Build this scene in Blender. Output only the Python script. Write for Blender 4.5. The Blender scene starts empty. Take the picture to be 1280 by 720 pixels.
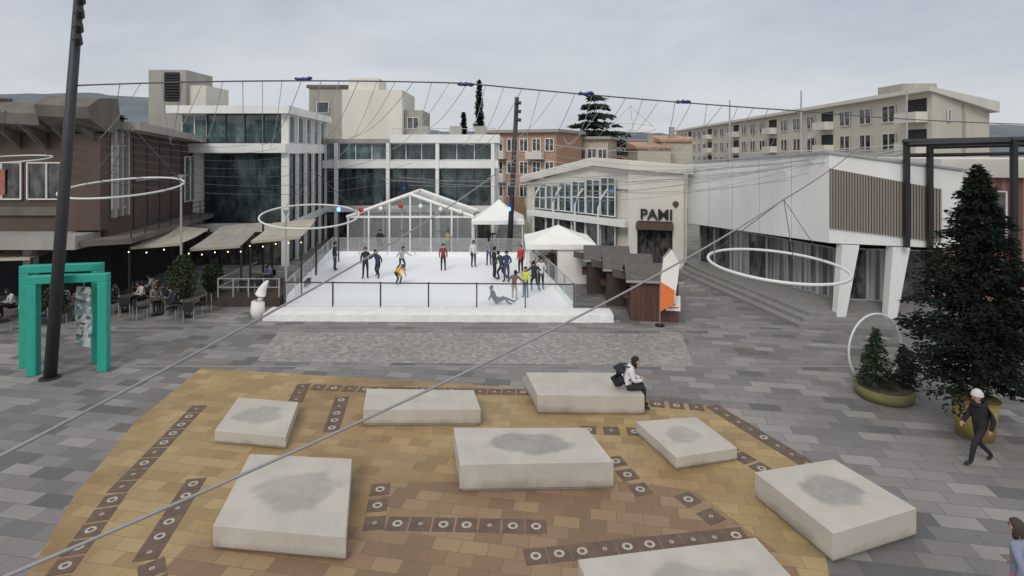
import bpy, math, random, bmesh
from mathutils import Vector, Matrix
R = random.Random(7)
scene = bpy.context.scene
COL = scene.collection
scene.view_settings.view_transform = 'Standard'
scene.view_settings.look = 'None'
scene.view_settings.exposure = 0

# ------------------------------------------------------------ materials
def nt(name):
    m = bpy.data.materials.new(name); m.use_nodes = True
    n = m.node_tree.nodes; l = m.node_tree.links
    return m, n, l, n['Principled BSDF']

def mth(n, l, op, a, b=None):
    x = n.new('ShaderNodeMath'); x.operation = op
    for i, q in enumerate((a, b)):
        if q is None: continue
        if isinstance(q, (int, float)): x.inputs[i].default_value = q
        else: l.new(q, x.inputs[i])
    return x.outputs[0]

def mat(name, col, rough=.8, var=.18, scale=1.5, bump=.0, metal=0, emis=0, streak=1.0, fine=14, bs=40):
    m, n, l, b = nt(name)
    tc = n.new('ShaderNodeTexCoord'); mp = n.new('ShaderNodeMapping')
    mp.inputs['Scale'].default_value = (1, 1, streak)
    l.new(tc.outputs['Object'], mp.inputs['Vector'])
    a = n.new('ShaderNodeTexNoise'); a.inputs['Scale'].default_value = scale; a.inputs['Detail'].default_value = 5
    c = n.new('ShaderNodeTexNoise'); c.inputs['Scale'].default_value = scale*fine; c.inputs['Detail'].default_value = 3
    l.new(mp.outputs[0], a.inputs['Vector']); l.new(mp.outputs[0], c.inputs['Vector'])
    s = mth(n, l, 'ADD', mth(n, l, 'MULTIPLY', a.outputs['Fac'], var*2.6), mth(n, l, 'MULTIPLY', c.outputs['Fac'], var*1.0))
    s = mth(n, l, 'ADD', s, 1-var*1.8)
    hs = n.new('ShaderNodeHueSaturation'); hs.inputs['Color'].default_value = (*col, 1)
    l.new(s, hs.inputs['Value']); l.new(hs.outputs[0], b.inputs['Base Color'])
    b.inputs['Roughness'].default_value = rough; b.inputs['Metallic'].default_value = metal
    if bump:
        d = n.new('ShaderNodeTexNoise'); d.inputs['Scale'].default_value = bs; l.new(mp.outputs[0], d.inputs['Vector'])
        bp = n.new('ShaderNodeBump'); bp.inputs['Strength'].default_value = bump; bp.inputs['Distance'].default_value = .02
        l.new(d.outputs['Fac'], bp.inputs['Height']); l.new(bp.outputs[0], b.inputs['Normal'])
    if emis:
        b.inputs['Emission Color'].default_value = (*col, 1); b.inputs['Emission Strength'].default_value = emis
    return m

def glass(name, dark, light, rough=.06, sc=.6):
    m, n, l, b = nt(name)
    tc = n.new('ShaderNodeTexCoord'); mp = n.new('ShaderNodeMapping'); mp.inputs['Scale'].default_value = (1.6, 1.6, .7)
    l.new(tc.outputs['Object'], mp.inputs['Vector'])
    a = n.new('ShaderNodeTexNoise'); a.inputs['Scale'].default_value = sc; a.inputs['Detail'].default_value = 6
    a.inputs['Roughness'].default_value = .7; l.new(mp.outputs[0], a.inputs['Vector'])
    r = n.new('ShaderNodeValToRGB'); r.color_ramp.elements[0].position = .42; r.color_ramp.elements[1].position = .66
    r.color_ramp.elements[0].color = (*dark, 1); r.color_ramp.elements[1].color = (*light, 1)
    l.new(a.outputs['Fac'], r.inputs[0]); l.new(r.outputs[0], b.inputs['Base Color'])
    b.inputs['Roughness'].default_value = rough; b.inputs['IOR'].default_value = 1.7
    return m

def clear(name, tint, fac):
    m, n, l, b = nt(name)
    t = n.new('ShaderNodeBsdfTransparent'); t.inputs[0].default_value = (*tint, 1)
    mx = n.new('ShaderNodeMixShader'); mx.inputs[0].default_value = fac
    b.inputs['Base Color'].default_value = (.82, .85, .85, 1); b.inputs['Roughness'].default_value = .18
    l.new(t.outputs[0], mx.inputs[1]); l.new(b.outputs[0], mx.inputs[2])
    l.new(mx.outputs[0], n['Material Output'].inputs[0])
    return m

def slabs(name, w, h, rot, cols, mortar, mw=.018, off=.5, big=.12, tint=None, bigscale=.35, rough=.75, bumpk=.25):
    """paving: every slab takes a random tone; joints dark"""
    m, n, l, b = nt(name)
    tc = n.new('ShaderNodeTexCoord'); mp = n.new('ShaderNodeMapping'); mp.inputs['Rotation'].default_value = (0, 0, rot)
    l.new(tc.outputs['Object'], mp.inputs['Vector'])
    sp = n.new('ShaderNodeSeparateXYZ'); l.new(mp.outputs[0], sp.inputs[0])
    yy = mth(n, l, 'DIVIDE', sp.outputs[1], h); row = mth(n, l, 'FLOOR', yy)
    xx = mth(n, l, 'ADD', mth(n, l, 'DIVIDE', sp.outputs[0], w), mth(n, l, 'MULTIPLY', row, off+.13)); col = mth(n, l, 'FLOOR', xx)
    cb = n.new('ShaderNodeCombineXYZ'); l.new(col, cb.inputs[0]); l.new(row, cb.inputs[1])
    wn = n.new('ShaderNodeTexWhiteNoise'); l.new(cb.outputs[0], wn.inputs['Vector'])
    rp = n.new('ShaderNodeValToRGB'); rp.color_ramp.interpolation = 'CONSTANT'
    els = rp.color_ramp.elements
    while len(els) < len(cols): els.new(.5)
    for i, c in enumerate(cols):
        els[i].position = i/len(cols); els[i].color = (*c, 1)
    l.new(wn.outputs['Value'], rp.inputs[0])
    ns = n.new('ShaderNodeTexNoise'); ns.inputs['Scale'].default_value = bigscale; ns.inputs['Detail'].default_value = 6
    l.new(tc.outputs['Object'], ns.inputs['Vector'])
    nf = n.new('ShaderNodeTexNoise'); nf.inputs['Scale'].default_value = 25; nf.inputs['Detail'].default_value = 4
    l.new(tc.outputs['Object'], nf.inputs['Vector'])
    v = mth(n, l, 'ADD', mth(n, l, 'MULTIPLY', ns.outputs['Fac'], big*4), mth(n, l, 'MULTIPLY', nf.outputs['Fac'], .3))
    v = mth(n, l, 'ADD', v, 1-big*2-.15)
    hs = n.new('ShaderNodeHueSaturation'); l.new(rp.outputs[0], hs.inputs['Color']); l.new(v, hs.inputs['Value'])
    outc = hs.outputs[0]
    if tint:
        t2 = n.new('ShaderNodeTexNoise'); t2.inputs['Scale'].default_value = .22; t2.inputs['Detail'].default_value = 3
        l.new(mp.outputs[0], t2.inputs['Vector'])
        r2 = n.new('ShaderNodeValToRGB'); r2.color_ramp.elements[0].position = .5; r2.color_ramp.elements[1].position = .62
        l.new(t2.outputs['Fac'], r2.inputs[0])
        mx = n.new('ShaderNodeMixRGB'); mx.blend_type = 'MULTIPLY'; l.new(r2.outputs[0], mx.inputs[0])
        l.new(outc, mx.inputs[1]); mx.inputs[2].default_value = (*tint, 1); outc = mx.outputs[0]
    fx = mth(n, l, 'FRACT', xx); fy = mth(n, l, 'FRACT', yy)
    j = mth(n, l, 'MAXIMUM', mth(n, l, 'LESS_THAN', fx, mw/w), mth(n, l, 'LESS_THAN', fy, mw/h))
    mj = n.new('ShaderNodeMixRGB'); l.new(j, mj.inputs[0]); l.new(outc, mj.inputs[1]); mj.inputs[2].default_value = (*mortar, 1)
    l.new(mj.outputs[0], b.inputs['Base Color'])
    rr = mth(n, l, 'ADD', mth(n, l, 'MULTIPLY', ns.outputs['Fac'], .5), rough-.3); l.new(rr, b.inputs['Roughness'])
    bp = n.new('ShaderNodeBump'); bp.inputs['Strength'].default_value = bumpk; bp.inputs['Distance'].default_value = .01
    hh = mth(n, l, 'SUBTRACT', nf.outputs['Fac'], j); l.new(hh, bp.inputs['Height']); l.new(bp.outputs[0], b.inputs['Normal'])
    return m

def bench_mat(name, strength, size):
    m, n, l, b = nt(name)
    tc = n.new('ShaderNodeTexCoord')
    sp = n.new('ShaderNodeSeparateXYZ'); l.new(tc.outputs['Generated'], sp.inputs[0])
    gx = mth(n, l, 'SUBTRACT', sp.outputs[0], .5); gy = mth(n, l, 'SUBTRACT', sp.outputs[1], .5)
    oi = n.new('ShaderNodeObjectInfo')
    r = mth(n, l, 'SQRT', mth(n, l, 'ADD', mth(n, l, 'MULTIPLY', gx, gx), mth(n, l, 'MULTIPLY', gy, gy)))
    av = n.new('ShaderNodeVectorMath'); av.operation = 'ADD'; l.new(tc.outputs['Object'], av.inputs[0])
    cv = n.new('ShaderNodeCombineXYZ'); l.new(mth(n, l, 'MULTIPLY', oi.outputs['Random'], 50), cv.inputs[0]); l.new(cv.outputs[0], av.inputs[1])
    ns = n.new('ShaderNodeTexNoise'); ns.inputs['Scale'].default_value = 1.5; ns.inputs['Detail'].default_value = 8; l.new(av.outputs[0], ns.inputs['Vector'])
    rr = mth(n, l, 'ADD', r, mth(n, l, 'MULTIPLY', mth(n, l, 'SUBTRACT', ns.outputs['Fac'], .5), .34))
    top = mth(n, l, 'GREATER_THAN', sp.outputs[2], .97)
    rp = n.new('ShaderNodeValToRGB'); e = rp.color_ramp.elements
    e[0].position = size-.05; e[0].color = (1, 1, 1, 1); e[1].position = size+.02; e[1].color = (0, 0, 0, 1)
    l.new(rr, rp.inputs[0])
    n3 = n.new('ShaderNodeTexNoise'); n3.inputs['Scale'].default_value = 5; n3.inputs['Detail'].default_value = 6; l.new(av.outputs[0], n3.inputs['Vector'])
    fac = mth(n, l, 'MULTIPLY', mth(n, l, 'MULTIPLY', rp.outputs[0], top), mth(n, l, 'MULTIPLY', mth(n, l, 'ADD', n3.outputs['Fac'], .5), strength))
    nf = n.new('ShaderNodeTexNoise'); nf.inputs['Scale'].default_value = 22; nf.inputs['Detail'].default_value = 5; l.new(av.outputs[0], nf.inputs['Vector'])
    v = mth(n, l, 'ADD', mth(n, l, 'MULTIPLY', nf.outputs['Fac'], .22), mth(n, l, 'ADD', mth(n, l, 'MULTIPLY', ns.outputs['Fac'], .42), .66))
    mx = n.new('ShaderNodeMixRGB'); l.new(fac, mx.inputs[0]); mx.inputs[1].default_value = (.50, .46, .40, 1); mx.inputs[2].default_value = (.24, .225, .205, 1)
    hs = n.new('ShaderNodeHueSaturation'); l.new(mx.outputs[0], hs.inputs['Color']); l.new(v, hs.inputs['Value'])
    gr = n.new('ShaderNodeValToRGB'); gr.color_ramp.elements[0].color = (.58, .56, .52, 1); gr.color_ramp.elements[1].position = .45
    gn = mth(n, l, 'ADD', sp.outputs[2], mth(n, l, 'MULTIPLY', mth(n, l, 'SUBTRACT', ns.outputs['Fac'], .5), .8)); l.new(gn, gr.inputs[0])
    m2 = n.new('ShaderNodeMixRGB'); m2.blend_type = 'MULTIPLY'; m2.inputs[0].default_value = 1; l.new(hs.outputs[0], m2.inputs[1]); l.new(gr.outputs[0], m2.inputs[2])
    l.new(m2.outputs[0], b.inputs['Base Color']); b.inputs['Roughness'].default_value = .85
    bp = n.new('ShaderNodeBump'); bp.inputs['Strength'].default_value = .12; bp.inputs['Distance'].default_value = .01
    l.new(nf.outputs['Fac'], bp.inputs['Height']); l.new(bp.outputs[0], b.inputs['Normal'])
    return m

GRAYS = [(.215,.202,.19),(.165,.158,.152),(.245,.232,.218),(.19,.18,.172),(.13,.126,.124),(.225,.212,.20),(.28,.265,.247),(.18,.172,.165),(.205,.194,.183)]
M_PAVE = slabs('grey_paving', .82, .42, math.radians(10), GRAYS, (.11,.105,.10), .014, big=.17)
M_TAN = slabs('tan_paving', .52, .34, math.radians(10), [(.375,.27,.128),(.335,.24,.11),(.405,.295,.145),(.305,.215,.10),(.355,.255,.12)], (.22,.16,.085), .012, tint=(.80,.72,.70), big=.17)
M_RUST = slabs('brown_paving', .52, .34, math.radians(10), [(.27,.175,.10),(.235,.15,.085),(.295,.195,.115),(.215,.14,.08),(.31,.215,.115)], (.16,.11,.07), .012, big=.17)
M_COB = slabs('cobble_paving', .15, .15, math.radians(10), [(.30,.28,.255),(.275,.255,.235),(.33,.31,.28),(.235,.22,.205),(.29,.27,.245),(.37,.35,.32)], (.20,.19,.175), .012)
M_STRIP = mat('stone_strip', (.25,.24,.225), .8, .2, 3)
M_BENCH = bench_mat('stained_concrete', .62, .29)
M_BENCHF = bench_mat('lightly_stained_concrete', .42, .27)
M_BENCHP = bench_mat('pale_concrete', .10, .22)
M_WHITE = mat('white_render', (.78,.78,.75), .75, .12, .6, streak=.35)
M_WHITE2 = mat('cream_render', (.68,.65,.57), .8, .12, .5, streak=.3)
M_CONC = mat('old_concrete', (.36,.34,.305), .9, .25, .8, .2, streak=.3)
M_CONCD = mat('weathered_concrete', (.15,.132,.112), .9, .4, 1.2, .2, streak=.4)
M_BROWN = mat('brown_panel', (.105,.068,.055), .75, .25, 1.0, streak=.3)
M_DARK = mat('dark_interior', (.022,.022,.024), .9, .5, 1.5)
M_BLACK = mat('black_steel', (.02,.021,.023), .5, .2, 3)
M_POLE = mat('pole_paint', (.035,.036,.042), .55, .2, 3)
M_GREYST = mat('grey_steel', (.42,.43,.43), .45, .1, 3, metal=.3)
M_CABLE = mat('cable_grey', (.30,.30,.305), .6, .1, 3)
M_CABLED = mat('cable_dark', (.09,.095,.105), .6, .1, 3)
M_CABLEL = mat('cable_light', (.55,.56,.57), .6, .1, 3)
M_RING = mat('ring_tube', (.72,.73,.70), .4, .05, 3)
M_TEAL = mat('teal_paint', (.022,.36,.27), .5, .15, 3)
M_GL = glass('window_glass', (.016,.026,.03), (.09,.135,.14))
M_GLT = glass('teal_glass', (.045,.08,.085), (.17,.24,.24), sc=.8)
M_GLD = glass('shop_glass', (.014,.017,.019), (.15,.145,.13), sc=1.5)
M_CLEAR = clear('clear_panel', (.985,.99,.99), .12)
M_PVC = clear('clear_vinyl', (.96,.98,.98), .20)
M_PVCR = clear('milky_vinyl', (.95,.97,.97), .80)
M_ICE = mat('ice', (.95,.965,.975), .4, .03, .5)
M_BOARD = mat('white_board', (.88,.88,.87), .45, .06, 2)
M_TARP = mat('white_tarpaulin', (.80,.79,.76), .6, .13, 2.5, .15, bs=6)
M_TENT = mat('tent_canvas', (.88,.86,.80), .7, .05, 1.5)
M_AWN = mat('awning_canvas', (.44,.40,.31), .8, .22, 1.2)
M_AWN2 = mat('faded_awning_canvas', (.34,.31,.26), .8, .25, 1.4)
M_WOODD = mat('dark_wood', (.065,.045,.036), .75, .4, 2, .3, streak=.2)
M_WOODR = mat('red_wood', (.105,.05,.037), .75, .35, 2, .3, streak=.2)
M_ROOFG = mat('grey_shingle', (.11,.10,.092), .85, .35, 3, .3, bs=14)
M_SLAT = mat('beige_slats', (.27,.235,.195), .7, .15, 1.5, streak=.3)
M_ORAN = mat('orange_render', (.44,.27,.18), .85, .12, .4, streak=.3)
M_BEIGE = mat('beige_render', (.50,.45,.355), .85, .18, .3, streak=.3)
M_CREAM = mat('pale_cream_render', (.60,.555,.45), .85, .15, .3, streak=.3)
M_BRICK = slabs('brick_wall', .25, .07, 0, [(.24,.10,.07),(.20,.085,.06),(.27,.13,.09)], (.25,.22,.2), .01)
M_FRAMEW = mat('white_frame', (.76,.76,.74), .5, .06, 2)
M_ORANGE = mat('orange_print', (.80,.20,.05), .6, .1, 2)
M_GOLD = mat('gold_pot', (.36,.27,.09), .5, .2, 3, metal=.2)
M_MOSS = mat('planter_moss', (.16,.15,.06), .9, .3, 6)
M_BULB = mat('warm_bulb', (1,.72,.38), .4, 0, 1, emis=3)
M_BLUE = mat('blue_lamp', (.05,.12,1), .4, 0, 1, emis=8)
M_NAVY = mat('navy_ball', (.02,.03,.12), .4, .1, 1)
M_REDB = mat('red_ball', (.55,.03,.03), .35, .1, 1)
M_BARK = mat('bark', (.075,.055,.04), .95, .3, 6, .4)
M_TILE = mat('brown_tile', (.135,.092,.066), .7, .4, 4)
M_TILEG = mat('lamp_ring', (.46,.42,.34), .5, .3, 8)
M_SEAM = mat('panel_seam', (.45,.45,.43), .8, .1, 2)

def curtain_mat():
    m, n, l, b = nt('curtained_glass')
    tc = n.new('ShaderNodeTexCoord'); wv = n.new('ShaderNodeTexNoise'); wv.inputs['Scale'].default_value = 5; wv.inputs['Detail'].default_value = 3
    mp = n.new('ShaderNodeMapping'); mp.inputs['Scale'].default_value = (1,1,.03); l.new(tc.outputs['Object'], mp.inputs[0]); l.new(mp.outputs[0], wv.inputs['Vector'])
    r = n.new('ShaderNodeValToRGB'); r.color_ramp.elements[0].position=.4; r.color_ramp.elements[1].position=.6
    r.color_ramp.elements[0].color=(.10,.11,.11,1); r.color_ramp.elements[1].color=(.42,.42,.40,1)
    l.new(wv.outputs['Fac'], r.inputs[0]); l.new(r.outputs[0], b.inputs['Base Color']); b.inputs['Roughness'].default_value=.12; b.inputs['IOR'].default_value=1.6
    return m
M_CURT = curtain_mat()

def foliage(name, a, c, sc):
    m, n, l, b = nt(name)
    tc = n.new('ShaderNodeTexCoord'); x = n.new('ShaderNodeTexNoise'); x.inputs['Scale'].default_value = sc; x.inputs['Detail'].default_value = 5
    l.new(tc.outputs['Object'], x.inputs['Vector'])
    r = n.new('ShaderNodeValToRGB'); r.color_ramp.elements[0].position = .35; r.color_ramp.elements[1].position = .68
    r.color_ramp.elements[0].color = (*a, 1); r.color_ramp.elements[1].color = (*c, 1)
    l.new(x.outputs['Fac'], r.inputs[0]); l.new(r.outputs[0], b.inputs['Base Color']); b.inputs['Roughness'].default_value = .85
    b.inputs['Specular IOR Level'].default_value = .2
    return m
M_FIR = foliage('fir_needles', (.008,.012,.009), (.024,.036,.021), 3)
M_FIR2 = foliage('small_fir_needles', (.016,.028,.016), (.05,.075,.036), 4)
M_CED = foliage('cedar_needles', (.03,.045,.035), (.07,.10,.07), 1.2)
M_BUSH = foliage('shrub_leaves', (.018,.03,.014), (.06,.085,.035), 4)
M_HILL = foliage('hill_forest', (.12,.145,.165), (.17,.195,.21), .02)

# ------------------------------------------------------------ mesh builder
def frame(P0, P1, z=0):
    a = math.atan2(P1[1]-P0[1], P1[0]-P0[0])
    return Matrix.Translation((P0[0], P0[1], z)) @ Matrix.Rotation(a, 4, 'Z')
def dist(P0, P1): return math.hypot(P1[0]-P0[0], P1[1]-P0[1])

class MB:
    def __init__(s, M=None): s.v=[]; s.f=[]; s.m=[]; s.M = M or Matrix()
    def add(s, vs, fs, mi=0):
        o = len(s.v)
        s.v += [s.M @ Vector(p) for p in vs]
        for f in fs: s.f.append([i+o for i in f]); s.m.append(mi)
        return s
    def box(s, x0,x1,y0,y1,z0,z1, mi=0):
        return s.add([(x0,y0,z0),(x1,y0,z0),(x1,y1,z0),(x0,y1,z0),(x0,y0,z1),(x1,y0,z1),(x1,y1,z1),(x0,y1,z1)],
                     [(0,3,2,1),(4,5,6,7),(0,1,5,4),(1,2,6,5),(2,3,7,6),(3,0,4,7)], mi)
    def prism(s, pts, z0, z1, mi=0):
        n = len(pts)
        zb = z0 if isinstance(z0,(list,tuple)) else [z0]*n
        zt = z1 if isinstance(z1,(list,tuple)) else [z1]*n
        vs = [(p[0],p[1],zb[i]) for i,p in enumerate(pts)]+[(p[0],p[1],zt[i]) for i,p in enumerate(pts)]
        fs = [list(range(n))[::-1], list(range(n,2*n))]+[(i,(i+1)%n,(i+1)%n+n,i+n) for i in range(n)]
        return s.add(vs, fs, mi)
    def tube(s, pts, r, mi=0, n=6, closed=False):
        pts = [Vector(p) for p in pts]; k = len(pts); rs = r if isinstance(r, (list,tuple)) else [r]*k
        vs = []; 
        for i,p in enumerate(pts):
            a = pts[(i-1)%k] if (closed or i>0) else p; b = pts[(i+1)%k] if (closed or i<k-1) else p
            t = (b-a).normalized() if (b-a).length>0 else Vector((0,0,1))
            u = t.cross(Vector((0,0,1))) if abs(t.z)<.95 else t.cross(Vector((1,0,0)))
            u.normalize(); w = t.cross(u)
            for j in range(n):
                an = 2*math.pi*j/n; vs.append(p+(u*math.cos(an)+w*math.sin(an))*rs[i])
        fs = []
        for i in range(k if closed else k-1):
            i2 = (i+1)%k
            for j in range(n): fs.append((i*n+j, i*n+(j+1)%n, i2*n+(j+1)%n, i2*n+j))
        if not closed: fs += [list(range(n))[::-1], list(range((k-1)*n, k*n))]
        return s.add(vs, fs, mi)
    def ball(s, c, r, mi=0, n=8, k=5, sc=(1,1,1)):
        vs = []; fs = []
        for i in range(k+1):
            ph = math.pi*i/k
            for j in range(n):
                a = 2*math.pi*j/n
                vs.append((c[0]+r*sc[0]*math.sin(ph)*math.cos(a), c[1]+r*sc[1]*math.sin(ph)*math.sin(a), c[2]+r*sc[2]*math.cos(ph)))
        for i in range(k):
            for j in range(n): fs.append((i*n+j, (i+1)*n+j, (i+1)*n+(j+1)%n, i*n+(j+1)%n))
        return s.add(vs, fs, mi)
    def build(s, name, mats, parent=None, smooth=False, bevel=0, loc=None):
        me = bpy.data.meshes.new(name)
        off = Vector(loc) if loc is not None else (parent_loc(parent) if parent else Vector((0,0,0)))
        me.from_pydata([v-off for v in s.v], [], s.f)
        for m in (mats if isinstance(mats,(list,tuple)) else [mats]): me.materials.append(m)
        me.polygons.foreach_set('material_index', s.m)
        if smooth: me.polygons.foreach_set('use_smooth', [True]*len(s.f))
        me.update()
        o = bpy.data.objects.new(name, me); COL.objects.link(o)
        if parent: o.parent = parent
        elif loc is not None: o.location = loc
        if bevel:
            b = o.modifiers.new('b','BEVEL'); b.width = bevel; b.segments = 2; b.limit_method='ANGLE'
        return o
def parent_loc(p):
    v = Vector(p.location)
    while p.parent: p = p.parent; v += Vector(p.location)
    return v
def tag(o, label, cat, group=None):
    o['label']=label; o['category']=cat
    if group: o['group']=group
    return o
def thing(name, loc, label, cat, group=None):
    e = bpy.data.objects.new(name, None); e.empty_display_size=.3; e.location = loc; COL.objects.link(e)
    return tag(e, label, cat, group)
def structure(o): o['kind']='structure'; return o

def window(parent, fr, x0,x1,z0,z1, nx=1, nz=1, y=0, g=None, fm=None, t=.06, name='window'):
    mb = MB(fr); mb.box(x0,x1,y,y+.04,z0,z1,0)
    for i in range(nx+1):
        x = x0+(x1-x0)*i/nx; mb.box(x-t/2,x+t/2,y-.07,y-.002,z0,z1,1)
    for i in range(nz+1):
        z = z0+(z1-z0)*i/nz; mb.box(x0,x1,y-.055,y-.003,z-t/2,z+t/2,1)
    return mb.build(name, [g or M_GL, fm or M_FRAMEW], parent)

# ------------------------------------------------------------ world, sun, camera
w = bpy.data.worlds.new('World'); scene.world = w; w.use_nodes = True
n = w.node_tree.nodes; l = w.node_tree.links; bg = n['Background']
sky = n.new('ShaderNodeTexSky'); sky.sky_type='NISHITA'; sky.sun_disc=False
sky.sun_elevation = math.radians(35); sky.sun_rotation = math.radians(200)
tc = n.new('ShaderNodeTexCoord'); mp = n.new('ShaderNodeMapping'); mp.inputs['Scale'].default_value=(1,1,3.2)
l.new(tc.outputs['Generated'], mp.inputs[0])
cl = n.new('ShaderNodeTexNoise'); cl.inputs['Scale'].default_value=2.1; cl.inputs['Detail'].default_value=7; cl.inputs['Roughness'].default_value=.55; cl.inputs['Distortion'].default_value=.4
l.new(mp.outputs[0], cl.inputs['Vector'])
cr = n.new('ShaderNodeValToRGB'); cr.color_ramp.elements[0].position=.3; cr.color_ramp.elements[1].position=.72
cr.color_ramp.elements[0].color=(5.0,5.3,6.0,1); cr.color_ramp.elements[1].color=(7.0,7.2,7.65,1)
l.new(cl.outputs['Fac'], cr.inputs[0])
sp = n.new('ShaderNodeSeparateXYZ'); l.new(tc.outputs['Generated'], sp.inputs[0])
gr = n.new('ShaderNodeValToRGB'); e = gr.color_ramp.elements
e[0].position=0; e[0].color=(1.1,1.085,1.05,1); e[1].position=1; e[1].color=(1.45,1.40,1.32,1)
q = e.new(.25); q.color=(.92,.93,.95,1)
l.new(sp.outputs[2], gr.inputs[0])
mm = n.new('ShaderNodeMixRGB'); mm.blend_type='MULTIPLY'; mm.inputs[0].default_value=1
l.new(cr.outputs[0], mm.inputs[1]); l.new(gr.outputs[0], mm.inputs[2])
mx = n.new('ShaderNodeMixRGB'); mx.inputs[0].default_value=.92
l.new(sky.outputs[0], mx.inputs[1]); l.new(mm.outputs[0], mx.inputs[2])
l.new(mx.outputs[0], bg.inputs[0]); bg.inputs[1].default_value=.1
sd = bpy.data.lights.new('sun','SUN'); sd.energy=1.3; sd.angle=math.radians(22); sd.color=(1,.96,.90)
so = bpy.data.objects.new('sun', sd); COL.objects.link(so)
so.rotation_euler=(math.radians(50),0,math.radians(-20))
cd = bpy.data.cameras.new('camera'); co = bpy.data.objects.new('camera', cd); COL.objects.link(co)
CAM_H = 7.3
co.location=(0,0,CAM_H); co.rotation_euler=(math.radians(90),0,0)
cd.sensor_width=36; cd.lens=700/1280*36; cd.shift_y=-(360-190)/1280; cd.clip_end=5000; cd.clip_start=.1
scene.camera = co

# ------------------------------------------------------------ ground
structure(MB().add([(-2500,-50,0),(2500,-50,0),(2500,3000,0),(-2500,3000,0)],[(0,1,2,3)]).build('ground', M_PAVE))
structure(MB().add([(-8.2,9.3,.004),(-7.4,7.0,.004),(4.6,4.8,.004),(5.2,9.0,.004),(6.9,13.1,.004),(6.1,16.0,.004),(.5,17.3,.004),(-10.5,18.9,.004),(-10.2,15.2,.004),(-9.3,11.9,.004)],[tuple(range(10))]).build('tan_pavement', M_TAN))
structure(MB().add([(-3.0,12.35,.008),(-2.9,10.75,.008),(-6.0,10.5,.008),(-6.4,7.6,.008),(4.7,7.6,.008),(5.0,9.9,.008),(3.95,12.0,.008),(2.9,12.4,.008)],[tuple(range(8))]).build('brown_pavement', M_RUST))
structure(MB().add([(-8.9,19.5,.004),(6.2,19.1,.004),(6.8,22.5,.004),(-9.5,22.7,.004)],[(0,1,2,3)]).build('cobbled_pavement', M_COB))
structure(MB().box(-22,11.8,22.85,23.0,-.02,.006).box(-22,11.8,23.45,23.55,-.02,.0065).box(-22,14,19.0,19.12,-.02,.007).build('stone_strip_pavement', M_STRIP))
mh=MB()
for x,y,s_ in ((8.6,20.5,.38),(-12.4,20.6,.33),(9.2,9.8,.35),(-9.7,22.1,.3)):
    mh.box(x-s_,x+s_,y-s_,y+s_,-.02,.009); 
structure(mh.build('manhole_cover_pavement', M_CONCD))
paths = [[(-2.85,12.1),(-2.7,11.0),(.47,10.9)],[(.43,10.1),(4.26,10.65),(3.7,11.75)],[(-8.96,15.9),(-8.5,12.2),(-7.75,9.4)],
 [(-7.0,12.3),(-6.6,10.2),(-6,9.4)],[(-6.36,16.5),(-6.5,17.4),(-4.5,17.2)],[(-5.15,17.3),(-4.76,14.8)],[(5.8,15.9),(6.9,13.1)],
 [(-4.5,17.2),(.35,17.0)],[(2.0,14.7),(3.2,14.6)],[(2.45,13.2),(2.77,12.1)],[(5.3,13.8),(5.75,12.9)],[(4.2,16.2),(5.8,15.9)]]
tb = MB(); done=[]
for p in paths:
    for a,b in zip(p,p[1:]):
        L = dist(a,b); k = max(1,int(L/.42)); an = math.atan2(b[1]-a[1], b[0]-a[0])
        for i in range(k+1):
            c = (a[0]+(b[0]-a[0])*i/k, a[1]+(b[1]-a[1])*i/k)
            if any(dist(c,d)<.40 for d in done): continue
            done.append(c)
            tb.M = Matrix.Translation((c[0],c[1],0)) @ Matrix.Rotation(an,4,'Z')
            tb.box(-.205,.205,-.205,.205,-.01,.013,0)
            rr0,rr1 = (.10,.05) if R.random()<.5 else (.045,.02)
            vs=[];fs=[]
            N=12
            for j in range(N):
                t=2*math.pi*j/N
                vs.append((rr0*math.cos(t),rr0*math.sin(t),.017)); vs.append((rr1*math.cos(t),rr1*math.sin(t),.017))
            for j in range(N): fs.append((2*j,2*((j+1)%N),2*((j+1)%N)+1,2*j+1))
            tb.add(vs,fs,1)
structure(tb.build('inlaid_tile_pavement',[M_TILE,M_TILEG]))

hb = MB()
prof = [(-900,70),(-700,75),(-560,68),(-470,60),(-380,45),(-250,30),(-120,26),(-60,24),(0,16),(60,14),(120,20),(190,27),(240,22),(330,16),(450,30),(600,38),(900,30)]
pp=[]
for a,b in zip(prof,prof[1:]):
    for i in range(8):
        t=i/8; pp.append((a[0]+(b[0]-a[0])*t, 7.3+a[1]+(b[1]-a[1])*t+R.uniform(-1.2,1.2)))
vs=[];fs=[]
for x,z in pp: vs += [(x,700,-2),(x,760,z*.6),(x,900,z*1.25)]
for i in range(len(pp)-1):
    for j in range(2): fs.append((i*3+j,i*3+3+j,i*3+4+j,i*3+1+j))
structure(hb.add(vs,fs).build('hills', M_HILL, smooth=True))

# ------------------------------------------------------------ concrete benches
def bench(pts, h, label, m):
    cx = sum(p[0] for p in pts)/4; cy = sum(p[1] for p in pts)/4
    a = math.atan2(pts[1][1]-pts[0][1], pts[1][0]-pts[0][0]); Mi = Matrix.Rotation(-a,4,'Z')
    mb = MB(); lp=[Mi@Vector((p[0]-cx,p[1]-cy,0)) for p in pts]
    ins=[(p[0]*.965,p[1]*.95) for p in lp]
    mb.prism(ins,0,.06,0); mb.prism([(p[0],p[1]) for p in lp],.06,h,0)
    o = mb.build('concrete_bench', m, bevel=.014)
    o.location=(cx,cy,0.008); o.rotation_euler=(0,0,a)
    return tag(o,label,'bench','concrete block benches on the square')
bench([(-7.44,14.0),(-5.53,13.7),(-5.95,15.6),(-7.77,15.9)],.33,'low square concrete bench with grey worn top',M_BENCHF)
bench([(-3.96,14.9),(-.83,14.9),(-1.1,16.1),(-4.2,16.2)],.45,'long pale concrete bench on tan paving',M_BENCHP)
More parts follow.
